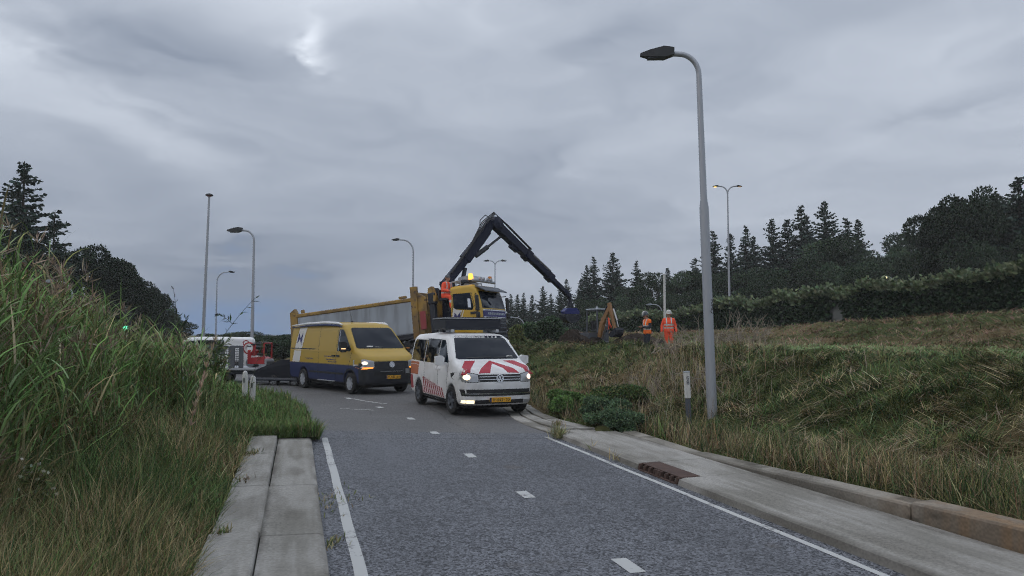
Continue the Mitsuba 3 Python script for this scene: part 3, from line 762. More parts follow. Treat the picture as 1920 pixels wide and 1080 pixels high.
# --- small weeds in the joints of the paving
def tuft(label, x, y, z, n, L, seed, spread=0.12, cols=((0.07, 0.10, 0.035), OLIVE, STRAW)):
    rg = np.random.default_rng(seed)
    p = np.column_stack([x + rg.normal(0, spread * 0.5, n), y + rg.normal(0, spread, n), np.full(n, z)])
    m, c = join([blades(p, L * rg.uniform(0.4, 1.1, n), 0.012, rg.uniform(0, 6.3, n), rg.uniform(0, 0.9, n), rg.uniform(0, 0.8, n), 3, tints(n, rg, list(cols), [1] * len(cols)))])
    t = thing('grass_tuft', label, 'weed')
    put(t, m, 'leaf', color=c)
    labels[t]['kind'] = 'stuff'
tuft('small green tuft growing where the right white line ends', *uv(13.55, 4.68), 0.02, 150, 0.34, 1, 0.16)
tuft('flat strip of weeds between the left gutter and the white line', *uv(9.1, 0.38), 0.0, 130, 0.07, 2, 0.35)
tuft('tiny weed at the foot of the left gutter near the viewer', *uv(7.3, 0.34), 0.0, 60, 0.09, 3, 0.1)
tuft('dry curled stalks at the gutter edge before the drain', *uv(10.9, 4.64), 0.02, 14, 0.22, 4, 0.08, (STRAW, BROWN))
tuft('few thin stalks on the gutter edge halfway to the drain', *uv(12.0, 4.66), 0.02, 16, 0.26, 6, 0.1, (STRAW, OLIVE))
tuft('small weed on the left slabs in their second joint from the viewer', *uv(7.36, -0.60), 0.14, 40, 0.10, 11, 0.05)
tuft('flat weed creeping over the left slabs near their far end', *uv(12.1, -0.62), 0.14, 70, 0.12, 12, 0.12)
tuft('dead brown leaves lying on the left slabs by the grass', *uv(9.9, -0.60), 0.145, 22, 0.10, 13, 0.10, (BROWN, (0.06, 0.04, 0.025)))
tuft('dark dead tuft on the worn stones beside the white van', 0.95, 15.9, 0.05, 50, 0.16, 7, 0.12, (BROWN, OLIVE))

# --- leafy bushes
def leafy(n, rx, ry, rz, leaf, cols, weights, seed, lobes=14, flat=0.0):
    """A bush of n leaves gathered in lobes, its foot at z = 0."""
    rg = np.random.default_rng(seed)
    lc = rg.normal(size=(lobes, 3))
    lc /= np.linalg.norm(lc, axis=1, keepdims=True)
    lc *= rg.uniform(0.35, 0.78, (lobes, 1))
    lc[:, 2] = np.abs(lc[:, 2]) if flat else lc[:, 2]
    lr = rg.uniform(0.26, 0.44, lobes)
    which = rg.integers(0, lobes, n)
    d = rg.normal(size=(n, 3))
    d /= np.linalg.norm(d, axis=1, keepdims=True)
    p = lc[which] + d * (lr[which] * rg.uniform(0.45, 1.0, n) ** 0.5)[:, None]
    tone = np.exp(rg.normal(0, 0.16, lobes))[which][:, None]
    p = p * [rx, ry, rz] + [0, 0, rz]
    out = d * [1, 1, 0.7] + rg.normal(0, 0.55, (n, 3)) + [0, 0, -0.12]
    return cards(p, out, leaf * rg.uniform(0.6, 1.3, n), leaf * 0.62, tints(n, rg, cols, weights) * tone, rg, 0.08)

def bush(name, label, cat_, x, y, z, group=None, stems=5, **kw):
    t = thing(name, label, cat_, group)
    M = shift(x, y, z)
    m, c = join([leafy(**kw)])
    part(t, 'foliage', m, 'leaf', M=M, color=c)
    rg = np.random.default_rng(kw['seed'] + 900)
    part(t, 'stem', cat(*[tube([(0.15 * rg.normal(), 0.15 * rg.normal(), -0.1), (0.5 * kw['rx'] * rg.normal(), 0.5 * kw['ry'] * rg.normal(), kw['rz'] * 1.1)], [0.02, 0.006], 5) for _ in range(stems)]), 'm_stem', M=M)

NETTLE = [(0.062, 0.105, 0.052), (0.045, 0.082, 0.044), (0.08, 0.125, 0.05)]
bush('nettle_bush', 'dark green nettle clump at the kerb right of the white van, nearest the drain', 'bush', 2.05, 14.75, 0.03, 'green bushes at the foot of the bank', n=9500, rx=0.50, ry=0.42, rz=0.26, leaf=0.05, cols=NETTLE, weights=[1, 1, 0.4], seed=21)
bush('nettle_bush', 'dark green nettle clump in the middle of the row beside the kerb', 'bush', 1.90, 16.0, 0.06, 'green bushes at the foot of the bank', n=9500, rx=0.55, ry=0.5, rz=0.28, leaf=0.055, cols=NETTLE, weights=[1, 0.8, 0.5], seed=22)
bush('nettle_bush', 'light green grassy bush right behind the headlight of the white van', 'bush', 1.28, 17.7, 0.06, 'green bushes at the foot of the bank', n=9000, rx=0.55, ry=0.6, rz=0.32, leaf=0.06, cols=[FRESH, GREEN], weights=[1, 1], seed=23)
bush('nettle_bush', 'mid green low bush higher up the bank behind the nettles', 'bush', 2.4, 17.3, 0.25, 'green bushes at the foot of the bank', n=8000, rx=0.9, ry=0.8, rz=0.30, leaf=0.055, cols=[GREEN, OLIVE, DEEP], weights=[1, 0.5, 0.7], seed=24)
bush('round_bush', 'round mid green bush on the bank behind the white van', 'bush', 1.75, 42.0, 1.0, n=6500, rx=1.35, ry=1.2, rz=0.98, leaf=0.17, cols=[(0.050, 0.085, 0.038), (0.036, 0.066, 0.034)], weights=[1, 1], seed=25)
bush('yellow_bush', 'small yellowish green bush right of the truck cab', 'bush', 0.12, 37.5, 1.0, n=2600, rx=0.62, ry=0.6, rz=0.72, leaf=0.13, cols=[(0.11, 0.125, 0.035), (0.07, 0.095, 0.035)], weights=[1, 1], seed=26)

# --- the bare shrub behind the lamp post
def twigs(rg, p, d, L, r, depth, out):
    n = 5
    pts = [p]
    for k in range(n):
        d = d + rg.normal(0, 0.13, 3)
        d /= np.linalg.norm(d)
        pts.append(pts[-1] + d * L / n)
    out.append(tube(pts, np.linspace(r, r * 0.55, n + 1), 4, cap=False))
    if depth:
        for k in range(rg.integers(3, 5)):
            twigs(rg, pts[rg.integers(2, n + 1)], d + rg.normal(0, 0.55, 3) + [0, 0, 0.15], L * rg.uniform(0.5, 0.8), r * 0.62, depth - 1, out)
mat('m_twig', (0.30, 0.26, 0.215), 0.9, spec=0.2)
def bare_shrub(label, x, y, n, L, seed, wide):
    rg = np.random.default_rng(seed)
    t = thing('bare_shrub', label, 'shrub', 'leafless shrubs at the top of the bank')
    z = float(height(np.array([x]), np.array([y]))[0])
    out = []
    for k in range(n):
        a = rg.uniform(0, 2 * np.pi)
        twigs(rg, np.array([rg.normal(0, 0.35), rg.normal(0, 0.25), -0.05]), np.array([wide * math.cos(a), wide * math.sin(a), 1.0]), L * rg.uniform(0.5, 1.0), 0.017, 2, out)
    part(t, 'branch', cat(*out), 'm_twig', M=shift(x, y, z), kind='stuff')
bare_shrub('leafless grey shrub right of the near lamp post on the crest of the bank', 7.1, 24.4, 22, 0.80, 41, 1.1)
bare_shrub('leafless grey shrub left of the near lamp post beside the workers', 6.5, 25.4, 18, 0.70, 42, 1.1)
bare_shrub('sprawling bare twigs on the slope between marker post and lamp post', 4.05, 17.0, 12, 0.55, 43, 1.3)
bare_shrub('thin bare twigs on the slope left of the marker post', 2.95, 17.6, 9, 0.5, 44, 1.3)
bare_shrub('low bare twigs on the crest behind the marker post', 4.9, 22.6, 12, 0.5, 45, 1.2)

# --- trees
def conifer(H, rad, seed, cols, gap=0.0, start=0.06):
    rg = np.random.default_rng(seed)
    trunk = tube([(0, 0, -0.6), (0.02 * H * rg.normal() * .3, 0, H * 0.5), (0, 0, H)], [H * 0.016, H * 0.010, 0.02], 7)
    P, Dd, Ls, Ws, tone, sticks = [], [], [], [], [], [trunk]
    z = H * start
    while z < H * 0.992:
        t = z / H
        z_ = z; R = rad * (1 - t) ** 0.9 * rg.uniform(0.6, 1.2) * (0.86 + 0.28 * meshkit.fbm(np.array([z * 0.9, seed, 0.5]), 2, seed)) + 0.10
        for k in range(int(7 + 4 * (1 - t))):
            if rg.random() < gap:
                continue
            a = rg.uniform(0, 2 * np.pi)
            z = z_ + H * rg.uniform(-0.02, 0.02) * (1 - 0.6 * t)
            Rk = R * rg.uniform(0.55, 1.2)
            o = np.array([math.cos(a), math.sin(a), 0])
            lift = 0.45 * (t - 0.50) - 0.16 * rg.random()
            if Rk > 0.9:
                sticks.append(tube([(0, 0, z), o * Rk * 0.8 + [0, 0, z + Rk * lift]], [0.035, 0.010], 3, cap=False))
            m = max(3, int(Rk / 0.12))
            for j in range(m):
                s = (j + 0.6 * rg.random() + 0.2) / m
                b = o * Rk * s + np.array([0, 0, z + Rk * s * lift + 0.20 * Rk * s * s])
                for e in (-1, 1):
                    sd = np.array([-math.sin(a), math.cos(a), 0]) * e
                    P.append(b + rg.normal(0, 0.03, 3))
                    Dd.append(o * rg.uniform(0.4, 1.0) + sd * rg.uniform(0.2, 1.0) + [0, 0, rg.uniform(-0.75, 0.25)])
                    Ls.append(rg.uniform(0.34, 0.74) * (0.30 + 0.9 * (1 - t)))
                    Ws.append(rg.uniform(0.14, 0.30))
                    tone.append(1)
        z = z_ + H * rg.uniform(0.014, 0.026)
    n = len(P)
    c = tints(n, rg, cols, [1] * len(cols), 0.10) * 0.86
    m, c = join([cards(np.array(P), np.array(Dd), np.array(Ls), np.array(Ws), c, rg, -0.05)])
    return cat(*sticks), m, c

def broadleaf(H, rx, seed, cols, n=9000, leaf=0.25, lobes=34, base=0.22):
    rg = np.random.default_rng(seed)
    zc, rz = H * (0.5 + base / 2), H * (1 - base) / 2
    lc = rg.normal(size=(lobes, 3))
    lc /= np.linalg.norm(lc, axis=1, keepdims=True)
    lc *= rg.uniform(0.45, 0.85, (lobes, 1))
    lr = rg.uniform(0.18, 0.36, lobes)
    lr[:4] *= 0.7
    w = rg.choice(lobes, n, p=lr ** 2 / (lr ** 2).sum())
    d = rg.normal(size=(n, 3))
    d /= np.linalg.norm(d, axis=1, keepdims=True)
    p = lc[w] + d * (lr[w] * rg.uniform(0.3, 1.0, n) ** 0.45)[:, None] * [1, 1, 0.8]
    tone = np.exp(rg.normal(0, 0.17, lobes))[w][:, None]
    p = p * [rx, rx, rz] + [0, 0, zc]
    m, c = join([cards(p, d + rg.normal(0, 0.6, (n, 3)) + [0, 0, -0.2], leaf * rg.uniform(0.6, 1.3, n), leaf * 0.66, tints(n, rg, cols, [1] * len(cols), 0.11) * tone * 0.86, rg, 0.08)])
    top = np.array([0, 0, zc - 0.2 * rz])
    limbs = [tube([(0, 0, -0.6), (0.1, 0, H * base), top, (0, 0.1, zc + 0.4 * rz)], [H * 0.022, H * 0.016, H * 0.011, 0.03], 8)]
    for k in range(0, lobes, 3):
        limbs.append(tube([(0, 0, H * base * (0.8 + 0.6 * rg.random())), top * 0.5 + lc[k] * [rx, rx, rz] * 0.45 + [0, 0, zc * 0.5], lc[k] * [rx, rx, rz] + [0, 0, zc]], [H * 0.010, H * 0.006, 0.02], 5, cap=False))
    return cat(*limbs), m, c

mat('m_bark', (0.055, 0.045, 0.038), 0.95, spec=0.1)
SPRUCE = [(0.026, 0.046, 0.036), (0.034, 0.058, 0.042), (0.022, 0.038, 0.032)]
OAK = [(0.028, 0.050, 0.028), (0.022, 0.040, 0.024), (0.038, 0.060, 0.030)]
DARK = [(0.018, 0.032, 0.020), (0.024, 0.040, 0.022)]
kinds = {}
def kind(name, made):
    trunk, crown, c = made
    scene['sort_' + name] = {'type': 'shapegroup', 'trunk': mikit.ply(trunk, 'm_bark', smooth=True), 'crown': mikit.ply(crown, 'leaf', color=c)}
    kinds[name] = 'sort_' + name
for k in range(4):
    kind(f'spruce{k}', conifer(14.0, (4.0, 4.6, 3.5, 4.3)[k], 100 + k, SPRUCE, gap=(0.05, 0.15, 0.0, 0.22)[k]))
kind('pine', conifer(11.0, 2.7, 110, SPRUCE, gap=0.55, start=0.45))
for k in range(4):
    kind(f'oak{k}', broadleaf(10.0, (4.4, 5.0, 3.8, 4.6)[k], 120 + k, [tuple(a * (0.85, 1.35, 1.0, 1.15)[k] for a in q_) for q_ in OAK], n=(17000, 19000, 15000, 18000)[k]))
for k in range(2):
    kind(f'dark{k}', broadleaf(12.0, (4.8, 5.4)[k], 130 + k, DARK, n=27000, lobes=44, leaf=0.30))

def tree(name, label, sort, base_h, x, y, top, wide=1.0, turn=0.0, z0=None, group=None):
    key = thing(name, label, 'tree', group)
    z = (float(height(np.array([x]), np.array([y]), False)[0]) if z0 is None else z0) - 0.1
    s = (top - z) / base_h
    scene[key] = {'type': 'instance', 'shapegroup': {'type': 'ref', 'id': kinds[sort]}, 'to_world': T4().translate([x, y, z]).rotate([0, 0, 1], turn).scale([s * wide, s * wide, s])}

tr = np.random.default_rng(77)
SG, OG, LG = 'dark conifers on the skyline behind the ivy wall', 'broadleaf trees behind the ivy wall', 'trees beyond the reeds on the left'
# x, y, height of the top, sort, width, what sets it apart
for x_, y_, top_, s_, w_, lab in [
    (-0.2, 105, 7.5, 2, 0.9, 'small far spruce just right of the truck cab'), (0.75, 108, 7.6, 0, 0.9, 'second small far spruce right of the truck cab'), (1.6, 104, 7.6, 2, 0.8, 'slim far spruce above the left of the round bush'),
    (2.8, 106, 7.4, 0, 0.9, 'small far spruce above the round bush'), (4.0, 100, 8.3, 1, 0.8, 'pointed far spruce right of the round bush top'), (5.3, 104, 7.5, 2, 1.0, 'small far spruce left of where the crane arm ends'),
    (6.1, 98, 8.0, 0, 0.9, 'far spruce half hidden by the end of the crane arm'), (7.0, 98, 9.1, 3, 0.85, 'spruce behind the very tip of the crane arm'), (8.6, 95, 8.9, 0, 0.95, 'dark spruce just right of the crane arm tip'),
    (9.3, 95, 10.6, 1, 0.75, 'spruce left of the taller of the two spires behind the digger'), (10.1, 95, 11.6, 2, 0.85, 'narrow pointed spruce above the digger boom'), (12.5, 95, 12.2, 1, 1.0, 'tallest broad spruce right of the digger'),
    (13.4, 97, 10.2, 0, 0.9, 'spruce shoulder right of the tallest spruce behind the digger'), (15.5, 95, 11.1, 2, 0.85, 'lone pointed spruce left of the white pole'), (19.3, 95, 10.2, 0, 0.9, 'spruce tip behind the plain white pole'),
    (22.0, 92, 11.2, 3, 1.0, 'spruce touching the near lamp post on its left'), (22.6, 86, 13.6, 2, 1.0, 'dark spruce touching the near lamp post on its right'), (25.2, 88, 13.6, 0, 0.8, 'spruce right behind the twin armed lamp'),
    (26.3, 86, 14.2, 2, 0.85, 'slim spruce right of the twin armed lamp'), (27.5, 87, 13.2, 1, 0.8, 'low spruce between two slim ones right of the twin lamp'), (28.9, 85, 14.9, 1, 0.85, 'ragged spruce left of the row of high spires'),
    (31.0, 86, 14.9, 0, 1.0, 'second spruce of the high spires on the right'), (31.5, 83, 16.0, 2, 1.05, 'broad high spruce left of the tallest spire'), (32.9, 85, 15.4, 3, 0.85, 'spruce shoulder just left of the tallest spire'),
    (34.0, 83, 16.5, 1, 0.95, 'tallest pointed spire of the spruces on the right'), (36.3, 83, 14.6, 2, 1.1, 'left spruce of the pair right of the tallest spire'), (37.7, 83, 14.5, 0, 0.8, 'right spruce of the pair right of the tallest spire'),
    (37.6, 56.5, 13.6, 0, 1.25, 'high dark spruce cut by the right picture edge')]:
    tree('spruce_tree', lab, f'spruce{s_}', 14.0, x_, y_, top_, w_ * 1.15, tr.uniform(0, 360), group=SG)
for x_, y_, top_, s_, w_, lab in [
    (15.9, 84, 9.1, 0, 0.9, 'rounded broadleaf crown left of the white pole'), (19.0, 82, 8.6, 1, 0.9, 'broadleaf crown behind the white pole'), (21.3, 84, 9.4, 2, 1.0, 'broadleaf crown left of the near lamp post'), (12.6, 86, 7.2, 1, 1.0, 'dark broadleaf mass behind the digger'),
    (9.0, 84, 6.4, 3, 0.9, 'low broadleaf mass left of the digger'), (25.0, 74, 9.2, 3, 1.1, 'broadleaf crown below the twin armed lamp'), (28.0, 72, 9.6, 0, 1.1, 'broadleaf crown right of the twin armed lamp'), (31.2, 72, 11.0, 1, 1.0, 'large pale green crown below the high spires'),
    (29.0, 64, 8.2, 2, 1.1, 'broadleaf crown above the gap in the ivy'), (33.4, 68, 9.0, 3, 1.0, 'broadleaf crown left of the lit globe lamp'), (31.6, 60, 8.0, 0, 0.9, 'broadleaf crown just above the lit globe lamp'),
    (36.9, 72, 11.3, 1, 0.9, 'spreading crown between the spire pair and the big dark tree'), (35.8, 66, 9.6, 2, 1.1, 'pale crown right of the lit globe lamp'), (22.6, 70, 7.4, 0, 1.0, 'low broadleaf crown behind the wall near the lamp post'), (18.0, 74, 6.6, 2, 1.1, 'low broadleaf crown behind the two workers'),
    (14.2, 76, 6.0, 3, 1.0, 'low broadleaf crown right of the digger'), (27.0, 60, 6.9, 1, 0.9, 'low crown rising over the middle of the ivy wall')]:
    tree('broadleaf_tree', lab, f'oak{s_}', 10.0, x_, y_, top_, w_, tr.uniform(0, 360), group=OG)
for x_, y_, top_, s_, w_, lab in [(33.8, 58, 12.3, 0, 0.85, 'big dark tree with a drooping left side on the right'), (35.2, 59, 13.3, 1, 0.75, 'highest dark crown of the big tree group on the right'), (38.0, 60, 13.0, 0, 0.95, 'dark crown right of the highest one in the big group'),
                                (41.5, 60, 12.8, 1, 0.95, 'dark crown at the far right behind the ivy wall'), (33.0, 53, 8.6, 1, 0.8, 'lower dark crown under the big tree group'), (36.5, 52, 9.2, 0, 0.9, 'lower dark crown at the right picture edge')]:
    tree('dark_tree', lab, f'dark{s_}', 12.0, x_, y_, top_, w_, tr.uniform(0, 360), group='big dark trees at the right picture edge')
for x_, y_, top_, s_, w_, lab in [(-33.4, 52, 13.8, 'spruce1', 1.25, 'tall shaggy spruce at the upper left'), (-36.6, 52, 12.4, 'spruce3', 1.3, 'shaggy spruce cut by the left picture edge'), (-30.6, 51, 10.1, 'pine', 1.1, 'thin open pine right of the tall shaggy spruce'),
                                 (-32.0, 50, 9.6, 'spruce0', 1.5, 'lower spruce below the shaggy one at the left')]:
    tree('left_tree', lab, s_, 11.0 if s_ == 'pine' else 14.0, x_, y_, top_, w_, tr.uniform(0, 360), group=LG)
for x_, y_, top_, s_, w_, lab in [(-33.2, 60, 8.9, 'dark0', 0.95, 'round dark broadleaf tree below the thin pine'), (-31.2, 61, 7.7, 'dark1', 0.8, 'dark broadleaf tree right of the round one'), (-36.5, 58, 8.5, 'dark1', 1.0, 'dark broadleaf tree behind the reeds at the left edge'),
                                 (-34.0, 72, 6.3, 'dark0', 0.9, 'small dark broadleaf tree where the left trees step down')]:
    tree('left_broadleaf_tree', lab, s_, 12.0, x_, y_, top_, w_, tr.uniform(0, 360), group=LG)
for x_, y_, top_, s_, w_, lab in [(-49.0, 100, 7.4, 'spruce0', 1.3, 'far small spruce left of the tall mast, first of four'), (-46.6, 100, 6.6, 'spruce1', 1.4, 'far small spruce second of four left of the mast'), (-45.0, 102, 6.4, 'spruce2', 1.2, 'far small spruce third of four left of the mast'), (-43.8, 100, 5.4, 'spruce3', 1.3, 'far small spruce nearest the mast')]:
    tree('far_spruce', lab, s_, 14.0, x_, y_, top_, w_, tr.uniform(0, 360), group='small far spruces left of the mast')
for k, (x_, y_, top_, s_, w_) in enumerate([(-40, 90, 4.4, 'oak0', 1.6), (-50, 96, 5.0, 'oak1', 1.8), (-44.5, 95, 4.6, 'oak2', 1.8), (-34, 100, 2.3, 'oak1', 3.2), (-39, 104, 2.4, 'oak3', 3.2), (-29, 102, 2.2, 'oak2', 3.4), (-16.6, 52, 1.95, 'oak0', 2.2), (-15.2, 51, 1.75, 'oak2', 2.2), (-13.6, 52, 1.9, 'oak1', 2.2), (-19, 108, 2.4, 'oak1', 3.2), (-12, 112, 3.0, 'oak3', 2.6), (-5, 112, 3.6, 'oak0', 2.4), (2, 110, 4.0, 'oak2', 2.2)]):
    tree('hedge_tree', ('dark low tree beyond the reeds left of the mast', 'wide dark tree beyond the reeds at the far left', 'dark tree between the two others beyond the reeds')[k] if k < 3 else 'low dark hedge tree on the far horizon behind the vans', s_, 10.0, x_, y_, top_, w_, tr.uniform(0, 360), z0=-0.2, group='low hedge trees along the far horizon')

# --- the wall overgrown with ivy
g = np.random.default_rng(55)
t = thing('ivy_wall', 'long noise wall thickly overgrown with dark ivy behind the bank', 'wall')
def wall_xy(y):
    return (26.0 - 0.2689 * y) / 0.9632
wtop = lambda y: 5.2 - 0.0275 * y
def wall_stain(p, n, uv_):
    a = fbm(p.x * 1.2, p.y * 1.2, p.z * 0.5, octaves=3)
    return mix((0.10, 0.11, 0.11), (0.26, 0.27, 0.27), a)
mat('m_wall', mikit.proc(wall_stain), 0.9, spec=0.2)
wd = np.array([-0.2689, 0.9632])
ys = np.arange(22, 72, 3.852)
for a, b in zip(ys[:-1], ys[1:]):
    pa, pb = np.array([wall_xy(a), a]), np.array([wall_xy(b), b])
    pa, pb = pa + wd * 0.02, pb - wd * 0.02
    nrm = np.array([wd[1], -wd[0]])
    zlo = float(height(np.array([pa[0], pb[0]]), np.array([pa[1], pb[1]]), False).min()) - 0.4
    zt = wtop(b) - 0.45
    part(t, 'panel', hull([(*(p + nrm * s), z) for p in (pa, pb) for s in (0, 0.14) for z in (zlo, zt)]), 'm_wall')
n = 46000
yy = 22 + 48 * g.random(n) ** 1.25
hz = g.random(n)
zlo = height(wall_xy(yy), yy, False)
bare = meshkit.fbm(np.column_stack([yy * 1.1, hz * 1.0, 0 * yy]), 3, 71) - 0.04 + sum(0.26 * np.exp(-((yy - a_) / w_) ** 2) for a_, w_ in ((38.2, 0.5), (37.0, 0.25), (42.5, 0.3), (35.2, 0.2)))
bump = meshkit.fbm(np.column_stack([yy * 0.8, 2 + 0 * yy, 0 * yy]), 3, 73) - 0.5
keep = (bare < 0.70 + 0.25 * np.abs(hz - 0.40)) | (hz > 0.72)
yy, hz, zlo, bump = yy[keep], hz[keep], zlo[keep], bump[keep]
n = len(yy)
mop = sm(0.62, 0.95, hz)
sidew = np.where(g.random(n) < 0.8, -1, 1)
thick = 0.06 + (0.10 + 0.38 * mop + 0.25 * np.abs(bump)) * g.random(n)
z = zlo - 0.05 + hz * (wtop(yy) + 1.1 * bump + 0.10 * g.normal(size=n) * mop - zlo)
nrm = np.array([wd[1], -wd[0]])
px = wall_xy(yy) + nrm[0] * (0.07 + sidew * (0.07 + thick))
py = yy + nrm[1] * (0.07 + sidew * (0.07 + thick))
r = np.hypot(px, py)
d = np.column_stack([nrm[0] * sidew + g.normal(0, 0.8, n), nrm[1] * sidew + g.normal(0, 0.8, n), g.normal(-0.35, 0.5, n) + 1.3 * mop])
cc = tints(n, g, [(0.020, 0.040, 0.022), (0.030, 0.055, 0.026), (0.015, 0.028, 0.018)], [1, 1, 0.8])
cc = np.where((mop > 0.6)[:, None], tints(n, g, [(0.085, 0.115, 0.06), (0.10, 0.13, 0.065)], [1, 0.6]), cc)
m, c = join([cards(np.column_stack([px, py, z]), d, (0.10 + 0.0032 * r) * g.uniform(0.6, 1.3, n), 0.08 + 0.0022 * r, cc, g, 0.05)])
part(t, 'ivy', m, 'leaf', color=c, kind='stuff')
# ------------------------------------------------------------------ body shells: three outlines blended into one rounded solid
def poly_sd(poly, a, b):
    """Signed distance (negative inside) of the points to a polygon."""
    p = np.asarray(poly, float)
    best, inside = np.full(a.shape, 1e9), np.zeros(a.shape, bool)
    for (x0, y0), (x1, y1) in zip(p, np.roll(p, -1, 0)):
        dx, dy = x1 - x0, y1 - y0
        t = np.clip(((a - x0) * dx + (b - y0) * dy) / (dx * dx + dy * dy + 1e-12), 0, 1)
        best = np.minimum(best, (a - x0 - t * dx) ** 2 + (b - y0 - t * dy) ** 2)
        hit = ((y0 > b) != (y1 > b))
        inside ^= hit & (a < x0 + (b - y0) * dx / np.where(dy == 0, 1e-12, dy))
    return np.sqrt(best) * np.where(inside, -1, 1)

def smax(a, b, k):
    h = np.maximum(k - np.abs(a - b), 0) / k
    return np.maximum(a, b) + h * h * k * 0.25

def nets(F, o, h):
    """Surface nets of the grid F (negative inside)."""
    S = F < 0
    n = np.array(F.shape)
    acc, cnt = np.zeros((*(n - 1), 3)), np.zeros(tuple(n - 1))
    for ax in range(3):
        lo = [slice(None)] * 3; hi = [slice(None)] * 3
        lo[ax], hi[ax] = slice(0, -1), slice(1, None)
        a, b = F[tuple(lo)], F[tuple(hi)]
        cross = S[tuple(lo)] != S[tuple(hi)]
        t = np.where(cross, a / np.where(a == b, 1, a - b), 0)
        pos = np.stack(np.meshgrid(*[np.arange(k) for k in a.shape], indexing='ij'), -1).astype(float)
        pos[..., ax] += t
        o1, o2 = [k for k in range(3) if k != ax]
        for i_ in (0, 1):
            for j_ in (0, 1):                                  # the four cells round each edge
                src, dst = [slice(None)] * 3, [slice(None)] * 3
                for axx, s in ((o1, i_), (o2, j_)):
                    src[axx] = slice(0, n[axx] - 1) if s == 0 else slice(1, n[axx])
                c = cross[tuple(src)]
                acc[tuple(dst)] += pos[tuple(src)] * c[..., None]
                cnt[tuple(dst)] += c
    act = cnt > 0
    idx = np.full(act.shape, -1)
    idx[act] = np.arange(act.sum())
    V = acc[act] / cnt[act][:, None] * h + o
    Q = []
    for ax in range(3):
        lo = [slice(1, -1)] * 3; hi = [slice(1, -1)] * 3
        lo[ax], hi[ax] = slice(0, -1), slice(1, None)
        a, b = S[tuple(lo)], S[tuple(hi)]
        for up in (True, False):
            w = np.argwhere((a != b) & (a == up))
            for k in range(3):
                if k != ax:
                    w[:, k] += 1
            o1, o2 = (ax + 1) % 3, (ax + 2) % 3
            e1, e2 = np.eye(3, dtype=int)[o1], np.eye(3, dtype=int)[o2]
            q = np.stack([idx[tuple((w - e1 - e2).T)], idx[tuple((w - e2).T)], idx[tuple(w.T)], idx[tuple((w - e1).T)]], -1)
            Q.append(q if up else q[:, ::-1])
    Q = np.vstack(Q)
    return trimesh.Trimesh(V, np.vstack([Q[:, [0, 1, 2]], Q[:, [0, 2, 3]]]), process=False)

